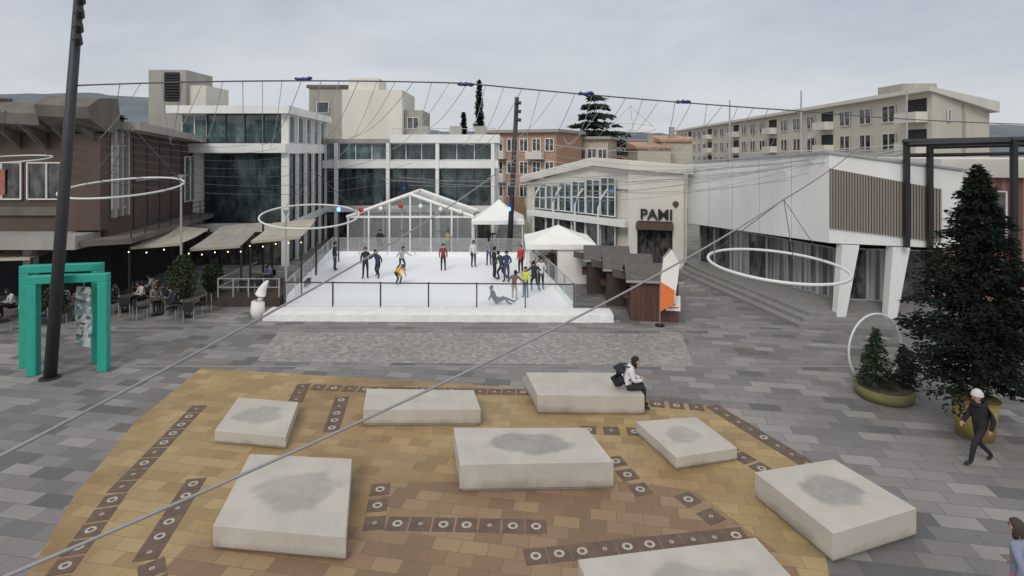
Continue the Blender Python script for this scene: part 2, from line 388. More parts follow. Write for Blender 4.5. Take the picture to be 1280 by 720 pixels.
bench([(.71,15.55),(3.67,15.5),(3.6,17.1),(.42,17.15)],.55,'long concrete bench with a person sitting on it',M_BENCHP)
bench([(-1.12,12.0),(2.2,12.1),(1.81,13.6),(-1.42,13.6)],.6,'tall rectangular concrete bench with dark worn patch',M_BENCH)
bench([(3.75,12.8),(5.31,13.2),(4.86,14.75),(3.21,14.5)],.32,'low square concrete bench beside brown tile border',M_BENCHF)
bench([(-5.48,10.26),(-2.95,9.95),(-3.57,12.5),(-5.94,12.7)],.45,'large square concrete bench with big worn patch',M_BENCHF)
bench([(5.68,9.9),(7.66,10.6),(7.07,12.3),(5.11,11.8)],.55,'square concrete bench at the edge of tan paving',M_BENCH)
bench([(1.37,7.6),(4.6,8.1),(4.27,9.8),(1.09,9.27)],.55,'long concrete bench with pale scuffed top',M_BENCHF)

# ------------------------------------------------------------ ice rink
FL,FR,BR,BL=(-10.4,25.7),(2.8,25.3),(1.0,38.5),(-12.5,39)
rk = thing('ice_rink',(-4.8,32,0),'white outdoor ice rink on a low platform','ice rink')
MB().prism([FL,FR,BR,BL],0,.15).build('ice_surface',M_ICE,rk)
bar = thing('rink_barrier',(-4.8,25.5,0),'clear panel rink barrier with dark metal frame','barrier')
def barrier(P0,P1,npan,kh=.3,rail=M_POLE):
    L=dist(P0,P1); fr=frame(P0,P1)
    MB(fr).box(0,L,-.04,.04,.0,kh).build('kickboard',M_BOARD,bar)
    MB(fr).box(0,L,-.03,.03,1.30,1.345).build('top_rail',rail,bar)
    for i in range(npan+1):
        x=L*i/npan; MB(fr).box(x-.025,x+.025,-.045,.045,.0,1.37).build('post',rail,bar)
        if i<npan: MB(fr).box(x+.03,x+L/npan-.03,-.008,.008,kh+.002,1.298).build('panel',M_CLEAR,bar)
barrier(FL,FR,6,.3); barrier(FR,BR,7,.45,M_GREYST); barrier(BL,FL,7,.6,M_GREYST)
barrier(BL,BR,7,.4,M_GREYST)
sk=MB(); N=60; vs=[];fs=[]
for i in range(N+1):
    x=-10.75+15.1*i/N; yb=24.15-.2*i/N
    j=lambda a: R.uniform(-a,a)
    vs += [(x,yb+j(.015),.0),(x,yb+.03+j(.015),.29+j(.008)),(x,yb+.4+j(.02),.33+j(.012)),(x,yb+1.05,.33+j(.01)),(x,yb+1.1,0)]
for i in range(N):
    for k in range(4): fs.append((i*5+k,i*5+5+k,i*5+6+k,i*5+1+k))
fs += [(0,1,2,3,4),tuple(N*5+k for k in (4,3,2,1,0))]
tag(sk.add(vs,fs).build('tarpaulin_cover',M_TARP),'smooth white tarpaulin cover along the rink edge','tarpaulin')

# ------------------------------------------------------------ marquee and tents
mq = thing('marquee_tent',(-7.5,41,0),'gabled marquee with clear walls and white frame','tent')
X0,X1,Y0,Y1,ZE,ZP=-12.0,-2.9,41,45.6,2.55,4.2; XM=(X0+X1)/2
fb=MB()
for y in (Y0,Y1):
    for i in range(7):
        x=X0+(X1-X0)*i/6; zt=ZE+(ZP-ZE)*(1-abs(x-XM)/(XM-X0)); fb.box(x-.06,x+.06,y-.06,y+.06,0,zt-.02)
    fb.tube([(X0-.1,y-.01,ZE-.02),(XM,y-.01,ZP)],.13,n=4); fb.tube([(XM,y-.012,ZP),(X1+.1,y-.012,ZE-.02)],.13,n=4)
    fb.box(X0,X1,y-.05,y+.05,ZE-.08,ZE+.08)
fb.tube([(XM,Y0,ZP),(XM,Y1,ZP)],.08,n=4)
fb.build('frame',M_TENT,mq)
MB().add([(X0,Y0+.1,ZE),(XM,Y0+.1,ZP-.03),(XM,Y1,ZP-.03),(X0,Y1,ZE)],[(0,1,2,3)]).add([(X1,Y0+.1,ZE),(XM,Y0+.1,ZP-.03),(XM,Y1,ZP-.03),(X1,Y1,ZE)],[(0,1,2,3)]).build('roof',M_PVCR,mq)
MB().add([(X0,Y0+.07,0),(X1,Y0+.07,0),(X1,Y0+.07,ZE),(XM,Y0+.07,ZP),(X0,Y0+.07,ZE)],[(0,1,2,3,4)]).build('wall',M_PVC,mq)
MB().add([(X0,Y1-.07,0),(X1,Y1-.07,0),(X1,Y1-.07,ZE),(XM,Y1-.07,ZP-.1),(X0,Y1-.07,ZE)],[(0,1,2,3,4)]).build('wall',M_PVC,mq)
for i in range(6):
    x=-11+i*1.45; z=3.0+.4*(1-abs(x-XM)/4)+R.uniform(-.1,.1)
    o=MB().ball((x,40.75,z),.17,n=10,k=7).tube([(x,40.75,z+.15),(x,40.85,z+.65)],.01)
    red=i in (0,2)
    tag(o.build('hanging_ball',[M_REDB if red else M_TENT],smooth=True),'red festive ball hanging from marquee' if red else 'white festive ball hanging from marquee','ornament','balls hanging in the marquee')

def pavilion(x0,x1,y0,y1,ze,zp,label,walls=True):
    t=thing('canopy_tent',((x0+x1)/2,(y0+y1)/2,0),label,'tent','white canopy tents')
    cx,cy=(x0+x1)/2,(y0+y1)/2
    mb=MB(); o=.15
    ring=[(x0-o,y0-o),(x1+o,y0-o),(x1+o,y1+o),(x0-o,y1+o)]
    ts=[0,.3,.6,.82,1]; vs=[]; 
    for k,tt in enumerate(ts):
        z=ze+(zp-ze)*(tt**1.25)
        for j in range(8):
            a=ring[j//2]; b=ring[(j//2+1)%4]; u=.5*(j%2)
            px=a[0]+(b[0]-a[0])*u; py=a[1]+(b[1]-a[1])*u
            sc=1-tt; sag=-.08*(j%2)*math.sin(math.pi*min(tt,.9)) 
            vs.append((cx+(px-cx)*sc,cy+(py-cy)*sc,z+sag))
    fs=[(k*8+j,k*8+(j+1)%8,k*8+8+(j+1)%8,k*8+8+j) for k in range(4) for j in range(8)]
    mb.add(vs,fs)
    for j in range(8):
        a=vs[j]; b=vs[(j+1)%8]; mb.add([a,b,(b[0],b[1],ze-.28),(a[0],a[1],ze-.28)],[(0,1,2,3)])
    mb.build('roof',M_TENT,t)
    for x in (x0,x1):
        for y in (y0,y1): MB().box(x-.04,x+.04,y-.04,y+.04,0,ze).build('leg',M_FRAMEW,t)
    if walls:
        MB().box(x0+.06,x1-.06,y1-.02,y1,0,ze-.1).build('wall',M_TENT,t)
        w2=MB(); K=16; vs=[];fs=[]
        for i in range(K+1):
            y=y0+.05+(y1-y0-.1)*i/K; vs += [(x1+.02*math.sin(i*2.1),y,0),(x1+.02*math.sin(i*2.1+1),y,ze-.1)]
        for i in range(K): fs.append((2*i,2*i+2,2*i+3,2*i+1))
        w2.add(vs,fs).build('wall',M_TENT,t,smooth=True)
        MB().box(x0+(x1-x0)*.45,x1-.06,y0-.0,y0+.02,0,ze-.1).build('wall',M_TENT,t)
    return t
pavilion(-2.75,.75,40.5,44,2.35,3.75,'white canopy tent next to clear marquee',False)
pavilion(.9,4.5,31,34.6,2.2,3.05,'white canopy tent with side walls beside rink')
for (x,y) in [(-10.5,44),(-8.6,44.2),(-5.5,44),( -1.5,42.6),(1.9,33.4)]:
    t=thing('bar_table',(x,y,0),'small dark standing table inside tent','table','standing tables in the tents')
    MB().tube([(x,y,.03),(x,y,1.05)],.04,n=8).build('leg',M_BLACK,t); MB().tube([(x,y,1.05),(x,y,1.09)],.35,n=14).build('table_top',M_WOODD,t); MB().tube([(x,y,0),(x,y,.03)],.25,n=14).build('foot',M_BLACK,t)

# ------------------------------------------------------------ market huts
def hut(cx,cy,rot,label,wall):
    t=thing('market_hut',(cx,cy,0),label,'market stall','wooden market huts')
    M=Matrix.Translation((cx,cy,0))@Matrix.Rotation(rot,4,'Z'); W,D,h,hr=1.02,1.02,1.82,2.28
    mb=MB(M)
    mb.box(-W,W,D-.06,D,0,h); mb.box(W-.06,W,-D,D-.06,0,h); mb.box(-W,W-.06,-D,-D+.06,0,h)
    mb.box(-W,-W+.06,-D+.06,D-.06,0,.95); mb.box(-W,-W+.06,-D+.06,D-.06,1.72,h)
    for s in (-1,1):
        x=s*(W-.03)
        mb.add([(x,-D,h),(x,D,h),(x,0,hr-.06)],[(0,1,2)])
    for i in range(9):
        x=-W+.11+i*.226; mb.box(x-.097,x+.097,-D-.018,-D-.001,.05,h-.03,0)
    mb.build('wall',wall,t)
    r=MB(M); o=.17; th=.05; zl=h-.08
    r.add([(-W-o,-D-o,zl),(W+o,-D-o,zl),(W+o,0,hr),(-W-o,0,hr),(-W-o,-D-o,zl+th),(W+o,-D-o,zl+th),(W+o,0,hr+th),(-W-o,0,hr+th)],[(0,3,2,1),(4,5,6,7),(0,1,5,4),(1,2,6,5),(3,0,4,7)])
    r.add([(-W-o,D+o,zl),(W+o,D+o,zl),(W+o,0,hr),(-W-o,0,hr),(-W-o,D+o,zl+th),(W+o,D+o,zl+th),(W+o,0,hr+th),(-W-o,0,hr+th)],[(0,1,2,3),(4,7,6,5),(0,4,5,1),(1,5,6,2),(3,7,4,0)])
    r.build('roof',M_ROOFG,t)
    MB(M).box(-W-.25,-W+.1,-D+.1,D-.1,.95,1.0).build('counter',M_WOODR,t)
    MB(M).box(-W-o-.02,W+o+.02,-D-o-.03,-D-o-.004,zl-.06,zl+.04).build('eave_board',M_CONC,t)
    MB(M).add([(-W-.02,-D+.1,1.72),(-W-.7,-D+.1,1.85),(-W-.7,D-.1,1.85),(-W-.02,D-.1,1.72)],[(0,1,2,3)]).build('shutter',M_WOODD,t)
hut(6.25,25.15,-.12,'brown wooden market hut with white poster',M_WOODR)
hut(5.62,27.45,-.12,'dark wooden market hut with grey shingle roof',M_WOODD)
hut(5.0,29.75,-.12,'dark wooden market hut with grey shingle roof',M_WOODD)
o=MB(frame((6.6,24.02),(7.3,23.93))).box(0,.6,-.03,-.005,.5,1.15,0).box(.08,.54,-.04,-.031,.62,.68,1).box(.08,.40,-.04,-.031,.75,.80,1)
tag(o.build('poster',[M_TENT,M_ORANGE]),'white and orange poster on the hut wall','poster')
ff=thing('feather_flag',(6.2,23.5,0),'white and orange feather flag on a pole','flag')
x0=6.2;y0=23.5
MB().tube([(x0,y0,0),(x0+.02,y0,2.2),(x0+.15,y0,2.9),(x0+.45,y0,3.25)],.015).build('pole',M_GREYST,ff)
MB().add([(x0+.03,y0-.01,.75),(x0+.6,y0-.05,1.0),(x0+.75,y0-.01,1.9),(x0+.85,y0+.03,2.6),(x0+.5,y0,3.22),(x0+.16,y0,2.85),(x0+.05,y0,2.0)],[(0,1,2,3,4,5,6)],0).add([(x0+.0,y0-.03,.6),(x0+.58,y0-.07,.95),(x0+.62,y0-.055,1.5),(x0+.04,y0-.02,1.85)],[(0,1,2,3)],1).build('banner',[M_TENT,M_ORANGE],ff)
MB().tube([(x0,y0,0),(x0,y0,.05)],.2,n=12).build('foot',M_BLACK,ff)

# ------------------------------------------------------------ white modern building behind rink
A=thing('office_building',(-12,46,0),'white flat-roofed modern building with large teal windows','building')
f1=frame((-21.3,36),(-14.7,36)); f2=frame((-14.7,36),(-15.9,47)); L2=dist((-14.7,36),(-15.9,47)); f3=frame((-15.9,47),(-1.35,47))
W=MB()
W.prism([(-21.3,36.3),(-15.0,36.3),(-16.2,47.2),(-21.3,47.2)],0,9.7,1)
W.build('wall',[M_WHITE,M_WHITE],A)
MB().prism([(-21.9,35.4),(-14.1,35.4),(-15.3,47.5),(-21.9,47.5)],9.75,10.25).build('roof',M_WHITE,A)
MB(f1).box(-.3,6.9,-.45,.28,7.25,7.85).build('balcony_band',M_WHITE,A)
MB(f1).box(-.3,6.9,-.3,.28,2.2,2.7).build('floor_band',M_WHITE,A)
window(A,f1,0,1.6,7.9,9.7,2,1,y=.2,g=M_GLT); window(A,f1,1.65,6.5,7.9,9.7,4,1,y=.15,g=M_GLT,fm=M_POLE)
window(A,f1,1.5,6.5,2.75,7.2,3,2,y=.15,g=M_GL,fm=M_POLE); 
window(A,f1,.2,6.5,.1,2.15,5,1,y=.15,g=M_GLD,fm=M_POLE)
W=MB(f2)
for i in range(6): W.box(L2*i/5-.1,L2*i/5+.1,-.35,.1,0,9.75)
W.box(0,L2,-.3,.1,7.2,7.85); W.box(0,L2,-.28,.1,2.2,2.7)
W.build('column',M_WHITE,A)
for i in range(5):
    a=L2*i/5+.12; b=L2*(i+1)/5-.12
    window(A,f2,a,b,7.9,9.7,1,1,y=-.1,g=M_GLT); window(A,f2,a,b,2.75,7.15,1,2,y=-.1,g=M_GL,fm=M_POLE); window(A,f2,a,b,.1,2.15,1,1,y=-.1,g=M_GLD,fm=M_POLE)
L3=14.55
MB(f3).box(0,L3,.3,9,0,8.0).build('wall',M_WHITE,A)
MB(f3).box(5.8,L3+.3,-.7,9.2,8.05,8.75).build('roof',M_WHITE,A)
MB(f3).box(0,5.75,-.3,9.1,8.05,8.4).build('roof',M_CONC,A)
W=MB(f3); W.box(0,L3+.2,-.5,.28,5.95,6.6); W.box(0,L3+.2,-.35,.28,2.3,2.8)
for x in (1.3,5.6,9.7,14.3): W.box(x-.14,x+.14,-.62,-.36,0,8.05)
W.build('floor_band',M_WHITE,A)
edges=[0,1.3,5.6,9.7,14.3]
for a,b in zip(edges,edges[1:]):
    k=max(1,round((b-a)/1.4))
    window(A,f3,a+.1,b-.1,6.65,8.0,k,1,y=.1,g=M_GLT if a<5 else M_GL); window(A,f3,a+.1,b-.1,2.85,5.9,k,1,y=.1,g=M_GL,fm=M_POLE); window(A,f3,a+.1,b-.1,.1,2.25,k,1,y=.1,g=M_GLD,fm=M_POLE)
RB=MB(f3); RB.box(6,L3,-.6,-.57,9.2,9.25)
for i in range(12): RB.box(6+i*.77,6.03+i*.77,-.6,-.575,8.75,9.2)
RB.build('railing',M_GREYST,A)
for x in (7.5,10.4,12.6):
    MB(f3).box(x,x+1.0,2.5,3.4,8.76,9.6).build('roof_unit',M_CONC,A)
B2=thing('concrete_tower_block',(-15,57,0),'white and grey windowless rooftop tower blocks','building')
MB().box(-20.3,-16.42,56,62,0,13.7).build('wall',M_CONC,B2)
MB().box(-16.4,-10.6,54,61,0,13.3).box(-15.9,-13.0,54.5,58,13.3,14.5).build('wall',M_WHITE2,B2)
MB().box(-20.5,-16.43,55.8,62.2,13.71,14.0).build('roof',M_CONCD,B2)
MB().box(-10.55,-8.8,55,60,0,11.4).build('wall',M_CONC,B2)
window(B2,frame((-20,56),(-16,56)),.5,1.7,11.2,12.3,1,1,y=-.06); 
window(B2,frame((-10.55,55),(-8.8,55)),.3,1.4,9.6,10.7,2,1,y=-.06,g=M_GLD); 
T=thing('concrete_stair_tower',(-27,46,0),'concrete tower with dark louvred opening at top','tower')
MB().box(-29.2,-26.2,45,49,0,13.9).build('wall',M_CONC,T)
MB().box(-26.19,-24.8,45.4,49,0,12.7).build('wall',M_WHITE2,T)
lv=MB(); lv.box(-27.9,-26.7,44.95,44.99,11.4,13.7,0)
for i in range(10): lv.box(-27.9,-26.7,44.86,44.94,11.45+i*.225,11.56+i*.225,1)
lv.build('louvre',[M_DARK,M_BLACK],T)

# ------------------------------------------------------------ brown building, cafe terrace
Bn=thing('brown_building',(-22,27,0),'dark brown panelled building with chunky concrete eaves','building')
MB().prism([(-36,26.2),(-18.9,26.2),(-20.9,37.5),(-36,37.5)],3.3,8.4).build('wall',M_BROWN,Bn)
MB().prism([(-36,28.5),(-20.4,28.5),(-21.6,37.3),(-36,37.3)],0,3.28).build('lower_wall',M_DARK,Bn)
F=MB(); prof=[(-.1,8.2),(-.5,8.25),(-1.5,8.9),(-1.6,9.4),(-.9,9.85),(.3,9.95),(.5,8.45)]
for k in range(7):
    xa=-36+k*2.5; xb=xa+2.36
    if xb>-18.4: xb=-18.4
    dz=-.28 if k%2 else 0
    n_=len(prof); q2=.78 if k%2 else 1.0; vs=[(xa,26.2+p[0]*q2,p[1]+(dz if p[1]>8.5 else 0)) for p in prof]+[(xb,26.2+p[0]*q2,p[1]+(dz-.12 if p[1]>8.5 else 0)) for p in prof]
    F.add(vs,[tuple(range(n_)),tuple(range(n_,2*n_))[::-1]]+[(i,i+n_,(i+1)%n_+n_,(i+1)%n_) for i in range(n_)])
for k in range(14):
    xa=-35.6+k*1.25
    F.add([(xa,26.1,7.5),(xa+.2,26.1,7.5),(xa+.2,25.0,8.35),(xa,25.0,8.35),(xa,26.1,8.3),(xa+.2,26.1,8.3)],[(0,1,2,3),(0,3,4),(1,5,2),(3,2,5,4),(0,4,5,1)])
F.build('roof_fascia',M_CONCD,Bn)
MB().prism([(-36,26.9),(-17.9,26.9),(-20.1,38.4),(-36,38.4)],[8.35,8.35,7.8,7.8],[8.75,8.75,8.15,8.15]).build('roof',M_CONC,Bn)
fb1=frame((-36,26.2),(-18.9,26.2))
for i in range(5): window(Bn,fb1,5+i*2.1,6.8+i*2.1,5.1,6.8,2,1,y=-.05,g=M_GLD)
MB(fb1).box(0,16.9,-.16,-.003,4.35,4.75).build('wall_band',M_CONCD,Bn)
MB(fb1).box(15.6,17.1,-.5,-.003,3.7,8.15).build('wall_fin',M_BROWN,Bn)
M_POST=mat('poster_red',(.35,.12,.08),.7,.5,2)
for i in range(4): MB(fb1).box(5.5+i*2.1,6.1+i*2.1,-.14,-.13,5.3,6.5).build('poster_panel',M_POST,Bn)
fs_=frame((-18.9,26.2),(-20.9,37.5)); 
cb=MB(fs_)
for x in (.3,.9,1.5): cb.box(x-.09,x+.09,-.22,-.02,4.2,8.3)
cb.box(2.5,10.8,-.1,-.01,5.8,5.88); cb.build('column',M_CONC,Bn)
for i in range(6): MB(fs_).box(2.4+i*1.5,2.44+i*1.5,-.03,-.003,3.4,8.0).build('panel_joint',M_BLACK,Bn)
window(Bn,fs_,.2,1.7,4.6,7.6,3,1,y=-.04,g=M_GLD); window(Bn,fs_,8.7,10.5,4.2,7.0,2,1,y=-.06,g=M_GLD)
MB().box(-36,-19.2,24.6,26.15,3.0,3.6).build('terrace_slab',M_CONC,Bn)
MB().prism([(-19.15,24.8),(-17.4,25.6),(-19.4,37),(-20.95,37.4),(-18.95,26.25)],3.1,3.35).build('terrace_slab',M_CONCD,Bn)
rl=MB(frame((-17.4,25.6),(-19.4,37)))
for z in (3.7,4.0,4.3): rl.box(0,11.5,0,.03,z,z+.03)
for i in range(9): rl.box(i*1.4,i*1.4+.04,.0,.04,3.35,4.35)
rl.build('railing',M_BLACK,Bn)
for x in (-34,-30,-26,-22): MB().box(x-.2,x+.2,25.4,25.8,0,3.0).build('column',M_CONC,Bn)

def awning(c,label,m=M_AWN,bulbs=True):
    t=thing('awning',((c[0][0]+c[1][0])/2,(c[0][1]+c[2][1])/2,0),label,'awning','cafe awnings')
    a=[Vector(p) for p in c]; mb=MB(); K=8; J=6; vs=[]
    for i in range(K+1):
        for j in range(J+1):
            u=i/K; v=j/J; p=(a[0]*(1-u)+a[1]*u)*(1-v)+(a[3]*(1-u)+a[2]*u)*v
            p.z-=.16*math.sin(math.pi*v)*(1 if i%2 else .4); vs.append(p)
    fs=[(i*(J+1)+j,(i+1)*(J+1)+j,(i+1)*(J+1)+j+1,i*(J+1)+j+1) for i in range(K) for j in range(J)]
    mb.add(vs,fs)
    mb.add([a[0],a[1],a[1]-Vector((0,0,.12)),a[0]-Vector((0,0,.12))],[(0,1,2,3)]); mb.build('canopy',m,t,smooth=False)
    for p in a: MB().tube([(p.x,p.y,0),(p.x,p.y,p.z)],.05,n=6).build('post',M_BLACK,t)
    if bulbs:
        k=int((a[1]-a[0]).length/.55)
        for i in range(k+1):
            p=a[0].lerp(a[1],i/k); z=p.z-.22-.1*math.sin(i*1.3)**2; MB().ball((p.x,p.y-.05,z),.032,n=6,k=4).build('light_bulb',M_BULB,t)
awning([(-12.9,27.6,2.9),(-10.6,28.2,3.05),(-11.4,32.6,3.4),(-13.7,32.0,3.25)],'cream fabric awning near the rink with warm bulbs')
awning([(-15.5,26.9,2.65),(-13.2,27.3,2.75),(-14.0,31.5,3.35),(-16.3,31.4,3.15)],'sagging cream fabric awning with warm bulbs',M_AWN2)
awning([(-17.9,26.2,2.85),(-15.8,26.8,2.95),(-16.6,30.7,3.1),(-18.7,30.8,3.25)],'cream fabric awning over cafe seating')
awning([(-23.5,24.6,2.6),(-21.2,24.7,2.65),(-21.3,26.8,2.85),(-23.5,26.8,2.85)],'pale awning under the brown building terrace',bulbs=False)
dk=thing('cafe_deck',(-12,27.5,0),'raised cafe deck with pale metal railing','deck')
MB().box(-13.9,-10.95,26.4,30.5,0,.45).build('floor',M_WOODD,dk)
rr=MB()
for z in (.9,1.3): rr.box(-13.9,-10.95,26.42,26.46,z,z+.04)
for i in range(5): rr.box(-13.9+i*.72,-13.85+i*.72,26.41,26.47,.45,1.35)
for z in (.9,1.3): rr.box(-13.88,-13.83,26.5,30.4,z,z+.045)
rr.build('railing',M_GREYST,dk)
MB().box(-15.0,-13.95,26.5,28.5,0,.15).box(-15,-13.95,26.9,28.5,.15,.3).build('steps',M_WOODD,dk)

def table(x,y,z=0):
    t=thing('cafe_table',(x,y,z),'small round dark cafe table','table','cafe tables on the terrace')
    MB().tube([(x,y,z+.02),(x,y,z+.72)],.03,n=6).build('leg',M_BLACK,t); MB().tube([(x,y,z+.72),(x,y,z+.75)],.36,n=16).build('table_top',M_WOODD,t)
    MB().tube([(x,y,z),(x,y,z+.02)],.22,n=10).build('foot',M_BLACK,t)
def chair(x,y,rot,z=0):
    t=thing('cafe_chair',(x,y,z),'dark cafe chair with slim metal legs','chair','cafe chairs on the terrace')
    M=Matrix.Translation((x,y,z))@Matrix.Rotation(rot,4,'Z')
    MB(M).box(-.21,.21,-.21,.21,.43,.47).build('seat',M_BLACK,t)
    MB(M).box(-.2,.2,-.235,-.2,.55,.85).build('backrest',M_BLACK,t)
    for sx in (-.19,.19):
        MB(M).tube([(sx,-.2,.85),(sx*1.05,-.22,0)],.014,n=5).build('leg',M_GREYST,t)
        MB(M).tube([(sx,.19,.43),(sx*1.05,.21,0)],.014,n=5).build('leg',M_GREYST,t)
tabs=[(-17.6,25.6,0),(-15.9,25.1,0),(-14.3,24.8,0),(-18.9,24.4,0),(-16.7,27.3,0),(-20.6,25.0,0),(-22.4,24.2,0),(-20.2,23.2,0),(-12.6,27.8,.45),(-18.3,27.4,0)]
for i,(x,y,z) in enumerate(tabs):
    table(x,y,z)
    for a in ([.3,2.2,4.1] if i%2 else [1.0,3.5,5.2]):
        chair(x+.68*math.cos(a),y+.68*math.sin(a),a+math.pi/2,z)

# ------------------------------------------------------------ mid background apartments
def apartment(name,label,P0,P1,z0,zt,depth,wallm,rows,ncol,ww=1.3,wh=1.4,roofm=None,balc=False):
    t=thing(name,(P0[0],P0[1],0),label,'building'); fr=frame(P0,P1); L=dist(P0,P1)
    MB(fr).box(0,L,0,depth,0,zt).build('wall',wallm,t)
    MB(fr).box(-.4,L+.4,-.5,depth+.4,zt+.003,zt+.35).build('roof',roofm or M_CONC,t)
    for z in rows:
        for i in range(ncol):
            x=L*(i+.5)/ncol
            window(t,fr,x-ww/2,x+ww/2,z,z+wh,2,1,y=-.05,t=.1,g=M_GLD)
            if balc and i%3==1:
                MB(fr).box(x-ww,x+ww,-1.0,-.13,z-.9,z-.05).build('balcony',M_WHITE2,t)
apartment('apartment_building','orange rendered apartment block with rows of windows',(-3.6,66),(4.9,62),0,9.5,9,M_ORAN,(2.2,4.8,7.4),6,1.0,1.4,balc=True)
apartment('apartment_building','beige rendered apartment block behind the shops',(5.6,72),(12,70),0,8.9,9,M_BEIGE,(3.6,6.4),5,1.1,1.3)
apartment('apartment_building','red brown apartment block partly hidden by cedar tree',(13,110),(33,105),0,9.4,9,M_ORAN,(3.6,6.6),8,1.4,1.5)
apt=thing('apartment_building',(37.5,50,0),'long cream apartment block with many windows','building')
P0,P1,P2=(44,150),(37.5,50),(52,61); f=frame(P0,P1); L=dist(P0,P1)
MB().prism([P0,P1,P2,(60,150)],0,12.7).build('wall',M_CREAM,apt)
MB().prism([(43.4,150),(36.7,49.2),(52.8,60.6),(60.6,150)],[12.71,12.71,11.6,11.6],[13.1,13.1,12.75,12.75]).build('roof',M_WHITE2,apt)
MB().box(40.5,44,58,62,13.1,14.4).build('penthouse',M_CONC,apt)
for z in (10.3,7.5,4.7):
    for i in range(24):
        x=L*(i+.5)/24
        if i%4!=3: window(apt,f,x-1.1,x+1.1,z,z+1.65,2,1,y=-.06,t=.12,g=M_GLD,fm=M_WHITE2)
        else:
            MB(f).box(x-1.6,x+1.6,-1.1,-.02,z-.3,z+.65).build('balcony',M_WHITE2,apt); MB(f).box(x-1.4,x+1.4,-.05,-.002,z+.66,z+1.9).build('balcony_door',M_DARK,apt)
f=frame(P1,P2)
window(apt,f,4,5,10.2,11.3,1,1,y=-.06,t=.1,g=M_GLD)
MB(f).box(8.6,9.0,-.2,-.003,0,11.9).build('pilaster',M_CONC,apt)
for (x,y,z,s) in [(17.8,70,8.7,1.3),(21.2,72,9.6,1.2)]:
    t=thing('rooftop_house',(x,y,0),'small plastered house with tiled roof','house','small houses between blocks')
    MB().box(x-s*1.6,x+s*1.6,y,y+6,0,z-1).build('wall',M_BEIGE,t)
    MB().prism([(x-s*1.8,y-.3),(x+s*1.8,y-.3),(x+s*1.8,y+6),(x-s*1.8,y+6)],z-.99,[z-.7,z-.7,z,z]).build('roof',M_ORAN,t)
    MB().box(x-.3,x+.3,y+2,y+2.6,z-.9,z+1).build('chimney',M_CONC,t)

# ------------------------------------------------------------ shop building
S=thing('shop_building',(7,38,0),'cream shop building with gabled fascia and glass front','shop')
Pa,Pb,Pc=(1.2,43),(7.6,35.5),(10.5,34.6)
fg=frame(Pa,Pb); Lg=dist(Pa,Pb); fh=frame(Pb,Pc); Lh=dist(Pb,Pc)
MB().prism([(1.2,43.4),(7.7,35.8),(10.9,34.9),(12,46),(1.2,48)],0,5.0).build('wall',M_WHITE2,S)
MB().prism([(.6,43.3),(5.4,37.6),(7.3,35.0),(11.0,33.9),(12.3,46),(1.0,49)],[4.95,6.4,6.2,5.95,5.9,4.9],[5.35,6.95,6.75,6.5,6.4,5.3]).build('roof',M_WHITE2,S)
MB(fg).add([(.3,.1,4.9),(Lg,.1,4.9),(Lg,.1,6.25),(6.5,.1,6.4),(.3,.1,5.0)],[(0,1,2,3,4)]).build('gable_panel',M_WHITE2,S)
M_GLS=glass('shop_teal_glass',(.025,.04,.043),(.13,.19,.19),sc=1.2)
for i in range(6):
    a=.9+i*1.3; zt=4.7+.18*i
    window(S,fg,a,a+1.22,3.1,zt,2,2,y=-.1,g=M_GLS)
    window(S,fg,a,a+1.22,.15,2.5,1,1,y=-.1,g=M_GLD)
MB(fg).box(.6,Lg-.1,-.6,.05,2.55,2.95).build('canopy',M_WHITE,S)
cv=MB(fg)
for i in range(4):
    x=1.2+i*2.1
    cv.tube([(x,-.5,0),(x,-.5,3.6),(x+.15,-.35,4.3),(x+.5,-.2,4.8)],.07,n=6)
cv.build('column',M_FRAMEW,S)
MB(fh).box(-.2,Lh+.1,-.25,.25,3.0,6.15).box(-.2,.35,-.25,.25,0,3.0).box(Lh-.55,Lh+.1,-.25,.25,0,3.0).build('wall',M_WHITE2,S)
window(S,fh,.4,Lh-.6,.1,2.5,2,1,y=.05,g=M_GLD,fm=M_BLACK,name='door')
MB(fh).box(.3,Lh-.5,-.7,-.26,2.5,2.9).build('door_canopy',M_BROWN,S)
cu=bpy.data.curves.new('lettering','FONT'); cu.body='PAMI'; cu.size=.9; cu.extrude=.04; cu.offset=.02; cu.space_character=1.0; cu.align_x='CENTER'
to=bpy.data.objects.new('lettering',cu); COL.objects.link(to); bpy.context.view_layer.update()
me=bpy.data.meshes.new_from_object(to.evaluated_get(bpy.context.evaluated_depsgraph_get())); bpy.data.objects.remove(to)
me.materials.clear(); me.materials.append(M_BLACK)
Lt=bpy.data.objects.new('lettering',me); COL.objects.link(Lt)
Mw=fh@Matrix.Translation((Lh*.5,-.33,3.12))@Matrix.Rotation(math.radians(90),4,'X')
Lt.parent=S; Lt.matrix_local=Matrix.Translation(-parent_loc(S))@Mw
lg=MB(fh@Matrix.Translation((Lh*.88,-.3,4.1))); lg.ball((0,0,0),.19,n=12,k=8,sc=(1,.15,1)).box(-.05,.05,.02,.05,-.25,-.1)
lg.build('round_sign',M_BROWN,S)

